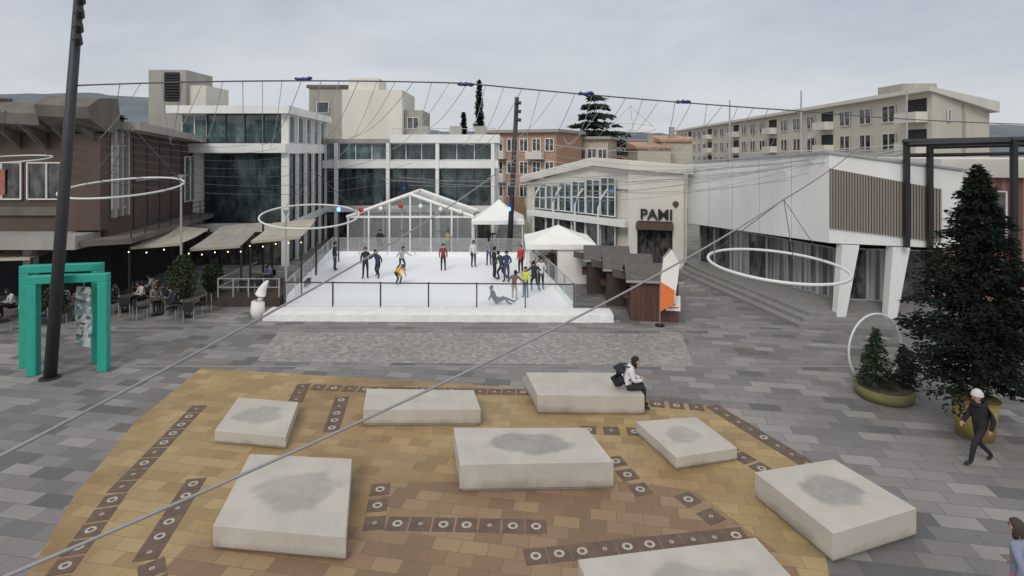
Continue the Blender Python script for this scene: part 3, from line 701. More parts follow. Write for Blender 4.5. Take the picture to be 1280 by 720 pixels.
# ------------------------------------------------------------ white hall with slatted panel
E=thing('white_hall_building',(15,29,0),'white overhanging hall with brown slatted panel on slanted columns','building')
MB().prism([(11.0,35),(13.6,24.0),(18.6,23.1),(19.5,36)],[2.85,3.4,3.3,2.9],[6.6,7.25,6.5,6.4]).build('wall',M_WHITE,E)
MB().prism([(10.9,35.1),(13.5,23.9),(18.7,23.0),(19.6,36.1)],[6.605,7.255,6.505,6.405],[6.7,7.35,6.6,6.5]).build('roof',M_GREYST,E)
fe0=frame((11.0,35),(13.6,24.0)); Le0=dist((11.0,35),(13.6,24.0))
for i in range(1,5):
    u=i/5; x=Le0*u; MB(fe0).box(x-.015,x+.015,-.006,-.001,2.9+.5*u,6.58+.6*u).build('panel_joint',M_SEAM,E)
A_,B_=Vector((13.6,24.0)),Vector((18.6,23.1)); Ls=(B_-A_).length; fe=frame(A_,B_)
sl=MB(fe); K=40; LP=Ls*.84
for i in range(K):
    u=(i+.5)/K; x=LP*u; w_=.034
    sl.add([(x-w_,-.10,4.05-.47*u),(x+w_,-.10,4.05-.47*u),(x+w_,-.01,4.05-.47*u),(x-w_,-.01,4.05-.47*u),(x-w_,-.10,6.6-.84*u),(x+w_,-.10,6.6-.84*u),(x+w_,-.01,6.6-.84*u),(x-w_,-.01,6.6-.84*u)],[(0,3,2,1),(4,5,6,7),(0,1,5,4),(1,2,6,5),(3,0,4,7)])
sl.add([(0.0,-.012,4.05),(LP,-.012,3.58),(LP,-.012,5.76),(0,-.012,6.6)],[(0,1,2,3)],1)
sl.build('slatted_panel',[M_SLAT,M_BROWN],E)
g1=frame((11.7,34.8),(15.0,26.0)); Lg1=dist((11.7,34.8),(15.0,26.0)); g2=frame((15.0,26.0),(20.5,25.0))
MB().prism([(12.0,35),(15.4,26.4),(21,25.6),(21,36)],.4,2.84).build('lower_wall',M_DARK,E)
for i in range(7): window(E,g1,Lg1*i/7+.03,Lg1*(i+1)/7-.03,.5,2.84,1,1,g=M_CURT if i in (2,4,5,6) else M_GLD,fm=M_GREYST,t=.06)
for i in range(4): window(E,g2,i*1.35+.03,(i+1)*1.35-.03,.5,2.84,1,1,g=M_CURT if i==1 else M_GLD,fm=M_GREYST,t=.06)
for x,y,zt in ((14.05,23.95,3.34),(16.0,23.65,3.3)):
    MB().add([(x-.25,y-.15,.3),(x+.15,y-.15,.3),(x+.15,y+.2,.3),(x-.25,y+.2,.3),(x+.0,y-.15,zt),(x+.72,y-.15,zt),(x+.72,y+.3,zt),(x+.0,y+.3,zt)],[(0,3,2,1),(4,5,6,7),(0,1,5,4),(1,2,6,5),(2,3,7,6),(3,0,4,7)]).build('column',M_WHITE,E)
st=MB()
for k in range(3):
    o_=.38*k; st.prism([(11.9+o_,23.2+o_*.9),(24,22.6+o_),(24,36),(10.0+o_,36),(10.1+o_,33)],.15*k+.001,.15*(k+1))
tag(st.build('stone_steps',M_STRIP),'low grey stone steps around the white hall','steps')
for (x,y,z0,z1) in [(12.05,31,6.9,10.2),(14.2,27.5,7.0,10.3),(17.2,24.4,6.6,10.0)]:
    o=MB().tube([(x,y,z0),(x,y,z1)],[.06,.035],n=7).tube([(x,y,z0-.15),(x,y,z0)],.14,n=8)
    tag(o.build('roof_mast',M_GREYST),'thin pale mast standing on the hall roof','mast','masts on the hall roof')
for x,y in ((14.8,33),(16.5,31)):
    t=thing('roof_ventilator',(x,y,6.5),'small grey ventilation box on hall roof','ventilator','roof ventilators')
    MB().box(x-.4,x+.4,y-.3,y+.3,6.4,7.0).build('housing',M_CONC,t); MB().box(x-.5,x+.5,y-.4,y+.4,7.0,7.08).build('cap',M_GREYST,t)

sf=thing('steel_frame',(17,22.8,0),'black steel pergola frame on the hall front','frame')
for x,y,zz in ((16.35,23.2,3.35),(17.2,23.05,3.35),(19.0,21.2,0),(20.1,21.0,0),(22,22.2,0)):
    MB().box(x-.09,x+.09,y-.09,y+.09,zz,7.75).build('post',M_BLACK,sf)
MB().tube([(16.2,23.2,7.72),(23,22.0,7.85)],.12,n=4).tube([(16.3,23.2,7.15),(23,22.0,7.3)],.07,n=4).build('beam',M_BLACK,sf)
MB().tube([(16.35,23.1,7.6),(19.0,21.2,7.7)],.1,n=4).tube([(17.2,23.0,7.5),(20.1,21.0,7.6)],.08,n=4).build('beam',M_BLACK,sf)
MB().tube([(18.9,21.2,7.76),(23,20.6,7.8)],.11,n=4).build('beam',M_BLACK,sf)
bb=thing('brick_building',(22,25,0),'red brick building with pale upper fascia','building')
fbk=frame((18.9,24.6),(30,22.5))
MB(fbk).box(0,11,0,8,0,6.2).build('wall',M_BRICK,bb); MB(fbk).box(-.2,11.2,-.3,8,6.21,7.0).build('fascia',M_WHITE2,bb)
for i in range(3): window(bb,fbk,.6+i*2.6,2.4+i*2.6,3.6,5.6,2,1,y=-.05,g=M_GLD)

# ------------------------------------------------------------ poles
pl=thing('lighting_pole',(-14.9,18.06,0),'tall dark lighting pole with spotlights, slightly leaning','pole')
MB().tube([(-14.9,18.06,0),(-14.45,18.06,6),(-13.85,18.06,13.8)],[.18,.16,.13],n=14).build('shaft',M_POLE,pl,smooth=True)
MB().tube([(-14.9,18.06,0),(-14.9,18.06,.04)],.3,n=14).build('base_plate',M_POLE,pl)
for z in (10.9,11.3,11.75,12.2):
    x=-14.9+1.05*z/13.8
    MB().tube([(x,17.9,z),(x+.3,17.8,z+.02)],.03,n=6).tube([(x+.2,17.9,z-.12),(x+.36,17.7,z+.06)],[.13,.1],n=10).build('spotlight',M_BLACK,pl)
p2=thing('lighting_pole',(-.1,40,0),'tall dark lighting pole behind the rink','pole')
MB().tube([(-.2,39.8,0),(.35,39.8,11.2)],[.2,.15],n=12).build('shaft',M_POLE,p2,smooth=True)
for z in (9.6,10.2,10.8): MB().tube([(.3,39.6,z),(.62,39.5,z-.05)],[.1,.13],n=8).build('spotlight',M_BLACK,p2)
MB().tube([(-.2,39.6,3.3),(-.2,39.35,3.25)],.12,n=8).build('blue_spotlight',M_BLUE,p2)
p3=thing('lamp_mast',(-11.3,36.5,0),'slim dark mast with small blue spotlight','lamp')
MB().tube([(-11.3,36.5,0),(-11.3,36.5,4.1)],.05,n=8).build('shaft',M_POLE,p3); MB().tube([(-11.3,36.5,3.6),(-11.2,36.2,3.55)],.12,n=8).build('blue_spotlight',M_BLUE,p3)
for x,y,h in ((-15.6,26.4,6.0),(-10.45,25.9,4.4),(-21.6,22.8,4.6)):
    t=thing('lamp_post',(x,y,0),'slim grey lamp post beside the cafe','lamp post','slim posts around cafe')
    MB().tube([(x,y,0),(x,y,h)],[.06,.04],n=8).build('shaft',M_GREYST,t); MB().tube([(x,y,h-.02),(x,y,h+.22)],[.05,.14],n=10).build('lamp_head',M_GREYST,t)

# ------------------------------------------------------------ ring lights and cables
def ring(cx,cy,cz,r,tx,ty,apex,label,name='ring_light',tr=.038):
    t=thing(name,(cx,cy,cz),label,'ring light','suspended ring lights')
    Mr=Matrix.Translation((cx,cy,cz))@Matrix.Rotation(tx,4,'X')@Matrix.Rotation(ty,4,'Y')
    MB(Mr).tube([(r*math.cos(a*math.pi/36),r*math.sin(a*math.pi/36),0) for a in range(72)],tr,n=8,closed=True).build('hoop',M_RING,t,smooth=True)
    if apex:
        wb=MB()
        for a in (20,140,260):
            p=Mr@Vector((r*math.cos(math.radians(a)),r*math.sin(math.radians(a)),0)); wb.tube([p,apex],.012,n=4)
        wb.build('suspension_wire',M_CABLED,t)
ring(8.07,17.1,3.85,1.97,math.radians(4),math.radians(2),(8.3,17.1,5.85),'white hoop light hanging on cables over square',tr=.045)
ring(-14.9,21.5,5.95,2.0,math.radians(8),0,(-14.6,21.5,8.3),'white hoop light hanging beside dark pole')
ring(-8.4,23.3,4.65,1.95,math.radians(8),math.radians(3),(-8.3,23.3,6.6),'white hoop light hanging near rink corner')
ring(9.7,45,9.3,1.8,math.radians(14),0,(9.5,45,11),'thin white hoop light hanging over shops',tr=.055)
ring(-20.8,23,7.0,1.5,math.radians(6),0,(-20.8,23,9),'white hoop light hanging before brown building',tr=.03)
t=thing('standing_hoop',(11.35,17.5,0),'upright white hoop light behind the planter','ring light')
MB(Matrix.Translation((11.35,17.5,1.14))@Matrix.Rotation(math.radians(14),4,'Z')@Matrix.Rotation(math.pi/2,4,'X')).tube([(1.0*math.cos(a*math.pi/30),1.1*math.sin(a*math.pi/30),0) for a in range(60)],.033,n=8,closed=True).build('hoop',M_RING,t,smooth=True)
MB().box(11.05,11.65,17.3,17.7,0,.06).build('foot',M_GREYST,t)

def cable(a,b,sag,r,m,label,group='overhead cables',n_=20,name='overhead_cable'):
    a,b=Vector(a),Vector(b); pts=[]
    for i in range(n_+1):
        u=i/n_; p=a.lerp(b,u); p.z-=4*sag*u*(1-u); pts.append(p)
    o=MB().tube(pts,r,n=5).build(name,m,smooth=True); tag(o,label,'cable',group); return pts
cable((-5.95,6.3,2.42),(8.3,17.1,5.85),.38,.024,M_CABLE,'thick grey cable holding a hoop light')
cable((-8.7,9.2,2.15),(.3,39.8,6.9),.55,.034,M_CABLE,'thick grey cable crossing above the square')
cable((8.3,17.1,5.85),(15,24,7.6),.1,.015,M_CABLED,'dark cable running to the hall roof')
rope=cable((-14.05,18.1,9.45),(-1.6,20,9.75),-.12,.026,M_CABLED,'dark main rope strung above the square')
rope2=cable((-1.6,20,9.75),(11.5,22.5,8.95),.05,.026,M_CABLED,'dark main rope strung above the square')
cable((11.5,22.5,8.95),(21,21,8.3),.1,.02,M_CABLED,'dark main rope strung above the square')
for x,y,z in ((-7.15,19.2,9.8),(-1.65,20,9.72),(2.75,20.8,9.45),(6.6,21.6,9.25)):
    b_=MB(); pp_=[(x-.3+.1*k,y,z+R.uniform(-.03,.04)) for k in range(7)]
    b_.tube(pp_,[.03,.08,.05,.085,.06,.08,.03],n=7)
    tag(b_.build('light_cluster',M_NAVY,smooth=True),'navy blue light cluster clipped to main rope','light','clusters on main rope')
allp=rope[2:]+rope2[1:]
R2=random.Random(3)
for i,p in enumerate(allp):
    dx=R2.uniform(-4,-1.5); yb=R2.uniform(30,36)
    q=(p.x*1.62+dx, yb+R2.uniform(-1,1), R2.uniform(7.0,8.6))
    cable(p,q,R2.uniform(.2,1.0),.012,M_CABLEL if i%3 else M_CABLE,'thin string light wire hanging from main rope','string light wires',12,'string_light_wire')
for i in range(14):
    a=(13.8+.25*i,24.3-.03*i,7.4); b=(-1.5+i*.75,33-.5*i,R2.uniform(4.6,6.8))
    if i>9: b=(-10+i*.4,26,R2.uniform(5.5,6.8))
    cable(a,b,R2.uniform(.2,.9),.010,M_CABLE,'thin wire fanning from hall roof over square','string light wires',14,'string_light_wire')
for i in range(10):
    a=(16.4,23.3,7.7-.08*i); b=(.3-i*.15,39.8,8.6-.38*i)
    cable(a,b,R2.uniform(.5,1.4),.011,M_CABLEL if i%2 else M_CABLE,'thin wire strung from steel frame to pole','string light wires',14,'string_light_wire')
for i in range(8):
    a=(-14.3,18.2,8.6-.3*i); b=(-17.5+i*2.0,33-i*.4,7.9-.2*i)
    cable(a,b,.3+.1*i,.010,M_CABLED,'thin wire running from pole to buildings','string light wires',12,'string_light_wire')

# ------------------------------------------------------------ teal frames
def arch(x0,x1,y0,y1,h,t,label):
    o=thing('teal_arch',((x0+x1)/2,(y0+y1)/2,0),label,'sculpture','teal arches')
    fr=frame((x0,y0),(x1,y1)); L=dist((x0,y0),(x1,y1))
    MB(fr).box(0,t,-t/2,t/2,0,h-t*.9).build('leg',M_TEAL,o,bevel=.02); MB(fr).box(L-t,L,-t/2,t/2,0,h-t*.9).build('leg',M_TEAL,o,bevel=.02)
    MB(fr).box(0,L,-t/2,t/2,h-t*.9+.003,h).build('top_beam',M_TEAL,o,bevel=.02)
arch(-15.8,-13.5,18.3,18.75,3.25,.29,'slim teal arch standing beside dark pole')
arch(-16.65,-14.25,19.0,19.5,3.45,.29,'slim teal arch frame behind another teal arch')
def mosaic():
    m,n,l,b=nt('mosaic_panel'); tc=n.new('ShaderNodeTexCoord'); v=n.new('ShaderNodeTexVoronoi'); v.inputs['Scale'].default_value=9
    l.new(tc.outputs['Object'],v.inputs['Vector']); r=n.new('ShaderNodeValToRGB'); r.color_ramp.interpolation='CONSTANT'
    cs=[(.10,.16,.17),(.45,.48,.46),(.22,.30,.30),(.60,.60,.56),(.14,.12,.11)]
    while len(r.color_ramp.elements)<5: r.color_ramp.elements.new(.5)
    for i,c in enumerate(cs): r.color_ramp.elements[i].position=i/5; r.color_ramp.elements[i].color=(*c,1)
    l.new(v.outputs['Color'],r.inputs[0]); l.new(r.outputs[0],b.inputs['Base Color']); return m
pn=MB(frame((-14.65,18.72),(-14.0,18.84)))
pn.add([(.05,-.03,.85),(.5,-.03,.75),(.56,-.03,1.5),(.5,-.03,2.3),(.54,-.03,2.75),(.1,-.03,2.8),(.02,-.03,2.0),(.1,-.03,1.4),
        (.05,.03,.85),(.5,.03,.75),(.56,.03,1.5),(.5,.03,2.3),(.54,.03,2.75),(.1,.03,2.8),(.02,.03,2.0),(.1,.03,1.4)],
       [tuple(range(8)),tuple(range(8,16))[::-1]]+[(i,i+8,(i+1)%8+8,(i+1)%8) for i in range(8)])
pn.tube([(.3,0,2.76),(.3,0,3.0)],.012)
tag(pn.build('hanging_panel',mosaic()),'grey and white patterned panel hanging in arch','panel')

sc=MB(); k9=1.25
rs=[.20,.24,.22,.18,.14,.10,.04]; zs=[0,.25,.55,.8,1.0,1.15,1.3]; xs=[0,-.02,.0,.08,.15,.24,.34]
sc.tube([(-11.2+xs[i]*k9,24.7,zs[i]*k9) for i in range(7)],[r_*k9 for r_ in rs],n=10); sc.tube([(-11.05,24.7,.9),(-11.4,24.65,.45),(-11.5,24.6,.1)],[.1,.08,.04],n=7)
tag(sc.build('white_statue',M_TENT,smooth=True),'small white statue standing by the rink corner','statue')

# ------------------------------------------------------------ vegetation
def conifer(name,label,cat,loc,h,rad,z0,nb,mat_,seed,trunk=.1,spray=.16,per=26,droop=.25,power=.85,flat=False,group=None,ragged=0):
    r=random.Random(seed); t=thing(name,loc,label,cat,group)
    MB(Matrix.Translation(loc)).tube([(0,0,0),(0,0,h*.5),(0,0,h*.97)],[trunk,trunk*.6,.01],n=8).build('trunk',M_BARK,t)
    vs=[];fs=[]
    for b in range(nb):
        u=((b+r.random())/nb)**.9
        z=z0+(h-z0)*u
        if flat: z=z0+(h-z0)*(math.floor(u*9)+r.uniform(.15,.5))/9
        a=r.uniform(0,2*math.pi)
        Lb=rad*((1-u)**power)*r.uniform(.72-ragged,1.12)*(1+ragged*math.sin(2*a+7*u)+ragged*.6*math.sin(5*a-17*u))+.06
        ca,sa=math.cos(a),math.sin(a); k=max(4,int(per*Lb/rad))
        for i in range(k):
            v=(i+r.random())/k; v=.12+.88*v**.7
            d=Lb*v; zz=z-droop*Lb*v*v+(.10*Lb*v if not flat else 0)
            sw=.24*Lb*(1-v*.6)+.05
            p=Vector((ca*d-sa*r.uniform(-sw,sw), sa*d+ca*r.uniform(-sw,sw), zz+r.uniform(-.06,.06)*(1 if not flat else .5)*max(1,rad)))
            dr=Vector((ca+r.uniform(-.8,.8),sa+r.uniform(-.8,.8),r.uniform(-.7,.25))).normalized()
            up=Vector((r.uniform(-1,1),r.uniform(-1,1),r.uniform(.2,1.2))).normalized(); s_=dr.cross(up).normalized()
            le=spray*r.uniform(.5,1.4); wi=le*r.uniform(.12,.21)
            o=len(vs); vs += [p-dr*le*.5, p+s_*wi, p+dr*le*.6, p-s_*wi]; fs.append((o,o+1,o+2,o+3))
            if r.random()<.7:
                s2=s_.cross(dr).normalized(); o=len(vs); vs += [p-dr*le*.5,p+s2*wi,p+dr*le*.5,p-s2*wi]; fs.append((o,o+1,o+2,o+3))
    for i in range(len(vs)): vs[i]=vs[i]+Vector(loc)
    MB().add(vs,fs).build('crown',mat_,t)
    return t
conifer('christmas_tree','tall dark green Christmas tree in golden pot','tree',(12.15,14.6,.5),6.4,1.62,.6,620,M_FIR,1,trunk=.12,spray=.135,per=88,droop=.1,power=.66,ragged=.2)
pt=thing('tree_pot',(11.9,14.3,0),'large golden round tree pot','pot')
MB().tube([(11.9,14.4,0),(11.9,14.4,.5),(11.9,14.4,.98)],[.40,.45,.50],n=20).build('pot',M_GOLD,pt,smooth=True)
MB().tube([(11.9,14.4,.98),(11.9,14.4,1.0)],[.53,.53],n=20).build('rim',M_GOLD,pt)
pt2=thing('round_planter',(11.1,16.7,0),'low round planter with greenish sides','planter')
MB().tube([(11.1,16.7,0),(11.1,16.7,.32)],[.74,.8],n=24).build('pot',M_MOSS,pt2,smooth=True); MB().tube([(11.1,16.7,.3),(11.1,16.7,.36)],[.7,.7],n=24).build('soil',M_BARK,pt2)
conifer('small_fir','small fir tree growing in round planter','tree',(10.85,16.7,.3),1.7,.52,.1,200,M_FIR2,4,trunk=.04,spray=.10,per=26,power=.85,group='small firs in planter',ragged=.1)
conifer('small_fir','low bushy fir beside the taller one','tree',(11.72,16.75,.3),1.2,.42,.05,130,M_FIR2,5,trunk=.03,spray=.10,per=22,power=.75,group='small firs in planter',ragged=.1)
conifer('cedar_tree','large dark cedar with layered branches','tree',(14.4,98,0),17.8,7.2,4,330,M_CED,6,trunk=.4,spray=1.1,per=40,droop=.10,power=.6,flat=True,ragged=.2)
for x,y,h,r_ in ((-4.1,70,16.2,.85),(-6.2,72,12.3,.7)):
    conifer('cypress_tree','slim dark cypress tree','tree',(x,y,0),h,r_,1,420,M_FIR,int(h),trunk=.15,spray=.42,per=14,droop=-1.2,power=.5,group='cypress trees')
for x,y,h,r_ in ((-33,44,10.5,3.0),(-36,50,11,3.5)):
    conifer('broad_tree','dark tree behind the brown building','tree',(x,y,0),h,r_,2,160,M_BUSH,int(x)&7,trunk=.2,spray=.7,per=26,droop=.1,power=.4,group='trees behind brown building')
def shrub(x,y,z,h,r_,seed,label):
    rr_=random.Random(seed); t=thing('potted_shrub',(x,y,z),label,'plant','potted shrubs at the cafe')
    MB().tube([(x,y,z),(x,y,z+.4)],[.18,.25],n=12).build('pot',M_CONCD,t); MB().tube([(x,y,z+.35),(x,y,z+h*.7)],.025,n=6).build('stem',M_BARK,t)
    vs=[];fs=[]
    for i in range(1600):
        u=rr_.random(); a=rr_.uniform(0,6.28); zz=.35+(h-.35)*u; rad=r_*math.sin(math.pi*min(.97,max(.06,u*.9+.08)))**.6*rr_.uniform(.35,1.08)*(1+.15*math.sin(5*a+6*u))
        p=Vector((x+rad*math.cos(a),y+rad*math.sin(a),z+zz)); d=Vector((rr_.uniform(-1,1),rr_.uniform(-1,1),rr_.uniform(-1,1))).normalized(); e_=d.orthogonal().normalized()
        o=len(vs); le=.075; vs += [p-d*le,p+e_*le*.5,p+d*le,p-e_*le*.5]; fs.append((o,o+1,o+2,o+3))
    MB().add(vs,fs).build('foliage',M_BUSH,t)
shrub(-15.3,26.0,0,2.5,.62,1,'tall dark potted shrub beside the cafe tables')
shrub(-14.9,27.9,.0,1.8,.45,2,'dark potted shrub beside the cafe deck')
shrub(-19.8,24.2,0,1.5,.45,3,'dark potted shrub under the terrace')

# ------------------------------------------------------------ people
PEND=[]
cmat={}
def cm(c,rough=.8):
    k=tuple(c)
    if k not in cmat: cmat[k]=mat('cloth',c,rough,.15,6)
    return cmat[k]
SKIN=(.50,.30,.21)
BASE=dict(pel=(0,0,.93),spi=(0,.0,1.12),che=(0,.0,1.30),nec=(0,.0,1.455),hb=(0,.02,1.53),hm=(0,.03,1.61),ht=(0,.01,1.675),
 sl=(-.17,0,1.385),sr=(.17,0,1.385),el=(-.23,-.03,1.12),er=(.23,-.03,1.12),wl=(-.24,.05,.89),wr=(.24,.05,.89),fl=(-.24,.08,.81),frr=(.24,.08,.81),
 hl=(-.09,0,.88),hr=(.09,0,.88),kl=(-.11,.03,.49),kr=(.11,.03,.49),al=(-.12,-.01,.09),ar=(.12,-.01,.09),tl=(-.13,.15,.045),tr=(.13,.15,.045))
RAD=dict(pel=.135,spi=.12,che=.14,nec=.055,hb=.07,hm=.095,ht=.06,sl=.07,sr=.07,el=.052,er=.052,wl=.04,wr=.04,fl=.036,frr=.036,hl=.095,hr=.095,kl=.065,kr=.065,al=.05,ar=.05,tl=.04,tr=.04)
EDG=[('pel','spi',0),('spi','che',0),('che','nec',0),('nec','hb',3),('hb','hm',3),('hm','ht',3),('che','sl',0),('sl','el',0),('el','wl',0),('wl','fl',3),('che','sr',0),('sr','er',0),('er','wr',0),('wr','frr',3),
 ('pel','hl',1),('hl','kl',1),('kl','al',1),('al','tl',2),('pel','hr',1),('hr','kr',1),('kr','ar',1),('ar','tr',2)]
POSE=dict(
 stand={},
 stand2=dict(el=(-.27,.02,1.14),wl=(-.16,.2,1.08),fl=(-.10,.26,1.10),tr=(.2,.12,.045)),
 skate=dict(pel=(0,-.08,.86),spi=(0,-.02,1.04),che=(0,.07,1.20),nec=(0,.14,1.35),hb=(0,.18,1.42),hm=(0,.20,1.50),ht=(0,.19,1.57),sl=(-.17,.08,1.29),sr=(.17,.08,1.29),el=(-.36,.1,1.10),er=(.36,.12,1.10),wl=(-.5,.25,.98),wr=(.5,.28,1.02),fl=(-.55,.31,.95),frr=(.55,.34,1.0),
   hl=(-.09,-.08,.81),hr=(.09,-.08,.81),kl=(-.14,.14,.46),kr=(.13,.0,.47),al=(-.14,.02,.1),ar=(.22,-.3,.14),tl=(-.15,.18,.05),tr=(.27,-.16,.06)),
 bend=dict(pel=(0,-.16,.72),spi=(0,-.02,.86),che=(0,.14,.94),nec=(0,.27,1.02),hb=(0,.33,1.06),hm=(0,.38,1.10),ht=(0,.42,1.15),sl=(-.17,.18,.98),sr=(.17,.18,.98),el=(-.2,.3,.76),er=(.2,.3,.76),wl=(-.18,.42,.56),wr=(.18,.42,.56),fl=(-.17,.46,.49),frr=(.17,.46,.49),
   hl=(-.1,-.15,.68),hr=(.1,-.15,.68),kl=(-.14,.14,.42),kr=(.14,.14,.42),al=(-.15,-.03,.09),ar=(.15,-.03,.09),tl=(-.17,.13,.045),tr=(.17,.13,.045)),
 walk=dict(el=(-.22,-.14,1.14),wl=(-.22,-.08,.92),fl=(-.21,-.05,.85),er=(.22,.08,1.13),wr=(.21,.24,.95),frr=(.2,.29,.88),che=(0,.03,1.3),nec=(0,.04,1.455),hb=(0,.06,1.53),hm=(0,.08,1.61),ht=(0,.06,1.675),
   kl=(-.09,.22,.51),al=(-.09,.30,.1),tl=(-.1,.46,.06),kr=(.09,-.04,.48),ar=(.09,-.36,.16),tr=(.1,-.26,.05)),
 sit=dict(pel=(0,0,.12),spi=(0,.03,.30),che=(0,.10,.46),nec=(0,.17,.60),hb=(0,.215,.66),hm=(0,.25,.73),ht=(0,.25,.80),sl=(-.17,.10,.54),sr=(.17,.10,.54),el=(-.21,.16,.29),er=(.21,.16,.29),wl=(-.09,.36,.26),wr=(.09,.36,.26),fl=(-.05,.43,.28),frr=(.05,.43,.28),
   hl=(-.1,.04,.1),hr=(.1,.04,.1),kl=(-.11,.45,.10),kr=(.11,.45,.10),al=(-.11,.42,-.34),ar=(.11,.50,-.34),tl=(-.12,.58,-.385),tr=(.12,.66,-.385)),
 fallen=dict(pel=(0,0,.13),spi=(0,-.10,.29),che=(0,-.18,.44),nec=(0,-.22,.58),hb=(0,-.22,.65),hm=(0,-.21,.73),ht=(0,-.22,.79),sl=(-.17,-.18,.52),sr=(.17,-.18,.52),el=(-.3,-.34,.30),er=(.26,-.02,.36),wl=(-.34,-.46,.08),wr=(.2,.2,.36),fl=(-.36,-.50,.04),frr=(.18,.27,.36),
   hl=(-.1,.06,.11),hr=(.1,.06,.11),kl=(-.16,.45,.26),kr=(.14,.40,.40),al=(-.2,.83,.10),ar=(.16,.68,.10),tl=(-.22,.93,.18),tr=(.17,.83,.1)))
def person(label,loc,head,pose='stand',top=(.03,.03,.035),bot=(.03,.03,.04),shoe=(.02,.02,.02),hair=(.02,.015,.012),long=False,h=1.68,near=False,group=None,bulk=1.0,over=None,hat=None):
    J=dict(BASE); J.update(POSE[pose]); 
    if over: J.update(over)
    s=h/1.7; keys=list(J); 
    vs=[Vector(J[k])*s for k in keys]; rd=[RAD[k]*s*(bulk if k in('pel','spi','che','sl','sr','el','er','wl','wr') else 1) for k in keys]
    ed=[(keys.index(a),keys.index(b)) for a,b,_ in EDG]; sl=[c for _,_,c in EDG]
    if near:
        for sd_,wk,fk in ((-1,'wl','fl'),(1,'wr','frr')):
            wv=Vector(J[wk])*s; fv=Vector(J[fk])*s; d=(fv-wv).normalized(); lat=d.cross(Vector((0,0,1)))
            if lat.length<.3: lat=Vector((0,1,0))
            lat.normalize(); curl=d.cross(lat).normalized()
            rd[keys.index(fk)]=.026*s
            for q_,(off,ln) in enumerate(((-.027,.052),(-.009,.064),(.009,.06),(.026,.046),(-.04,.04))):
                base=fv+lat*off if q_<4 else fv-d*.04+lat*off
                dd=(d+lat*off*4).normalized() if q_<4 else (d*.6-lat).normalized()
                a=len(vs); vs += [base+dd*.02, base+dd*ln*.6+curl*.008, base+dd*ln+curl*.025]; rd += [.0095,.009,.007]
                ed += [(keys.index(fk),a),(a,a+1),(a+1,a+2)]; sl += [3,3,3]
    me=bpy.data.meshes.new('person'); me.from_pydata(vs,ed,[]); 
    o=bpy.data.objects.new('person',me); COL.objects.link(o); o.location=loc; o.rotation_euler=(0,0,head-math.pi/2)
    sk_=o.modifiers.new('s','SKIN'); o.modifiers.new('u','SUBSURF').levels=2 if near else 1
    PEND.append((o,vs,rd,ed,sl,[top,bot,shoe,SKIN]))
    tag(o,label,'person',group)
    hc=Vector(J['hm'])*s
    def cap(name,c,r0,long_,zoff=.012,front=.72,span=.78,squash=1.0,back=0):
        hv=[];hf=[];NN=14;KK=9
        for i in range(KK+1):
            ph=math.pi*span*i/KK
            for j in range(NN):
                a=2*math.pi*j/NN; x=math.sin(ph)*math.cos(a); y=math.sin(ph)*math.sin(a); z=math.cos(ph)
                k_=1.0
                if y>.35 and z<.45: k_=front
                zz=z*1.08*squash
                if long_ and z<.1 and y<.3: zz=z*2.0-.1
                hv.append(hc+Vector((x*r0*.92*k_, y*r0*k_-.012-back, zz*r0+zoff)))
        for i in range(KK):
            for j in range(NN): hf.append((i*NN+j,(i+1)*NN+j,(i+1)*NN+(j+1)%NN,i*NN+(j+1)%NN))
        mh=bpy.data.meshes.new(name); mh.from_pydata(hv,[],hf); mh.materials.append(cm(c)); mh.polygons.foreach_set('use_smooth',[True]*len(hf))
        ho=bpy.data.objects.new(name,mh); COL.objects.link(ho); ho.parent=o
    if hat:
        cap('hair',hair,.108*s,False)
        cap('hat',hat,.132*s,False,zoff=.04,front=1.0,span=.52,squash=1.1)
        MB().tube([tuple(Vector((.13*math.cos(a_*math.pi/5),-.03+.12*math.sin(a_*math.pi/5),1.44 if math.sin(a_*math.pi/5)>0 else 1.49))*s+Vector((0,J['nec'][1],0))) for a_ in range(10)],.05*s,n=7,closed=True).build('hood',cm(top)).parent=o
    else:
        cap('hair',hair,.112*s,long)
    if near:
        for sx in (-1,1):
            e1=MB().ball(tuple(hc+Vector((sx*.034,.088,.005))*s),.011,n=8,k=5).build('eye',cm((.03,.02,.02),.3)); e1.parent=o
            e2=MB().ball(tuple(hc+Vector((sx*.096,.0,-.005))*s),.026,n=8,k=6,sc=(.4,.7,1)).build('ear',cm(SKIN)); e2.parent=o
        e3=MB().tube([tuple(hc+Vector((0,.09,.01))*s),tuple(hc+Vector((0,.112,-.028))*s),tuple(hc+Vector((0,.09,-.034))*s)],[.009,.014,.01],n=6).build('nose',cm(SKIN)); e3.parent=o
        e4=MB().ball(tuple(hc+Vector((0,.087,-.056))*s),.022,n=8,k=5,sc=(1,.3,.3)).build('mouth',cm((.4,.14,.12))); e4.parent=o
    return o

SG='skaters on the ice'
Z=.15
P=math.pi
BLK=(.025,.025,.03); WHT=(.70,.70,.70); JN=(.05,.07,.13); 
person('skater in dark jacket and jeans',(-10.7,33.8,Z),0,'stand',BLK,JN,group=SG,h=1.7)
person('skater in black jacket, standing upright',(-8.3,31.7,Z),-1.2,'stand2',BLK,BLK,group=SG,h=1.75,hair=(.08,.05,.03))
person('skater in dark blue coat with long hair',(-7.65,31.8,Z),-2.0,'skate',(.04,.05,.09),BLK,long=True,group=SG,h=1.72)
person('skater in yellow jacket bending forward',(-6.15,30.3,Z),-.6,'bend',(.70,.42,.05),BLK,group=SG,h=1.55)
person('skater in pale jacket gliding',(-6.6,33.6,Z),-.9,'skate',(.45,.47,.45),JN,group=SG,h=1.6,long=True)
person('skater in red and dark clothes',(-4.15,33.8,Z),-1.5,'stand',(.22,.04,.05),BLK,group=SG,h=1.6)
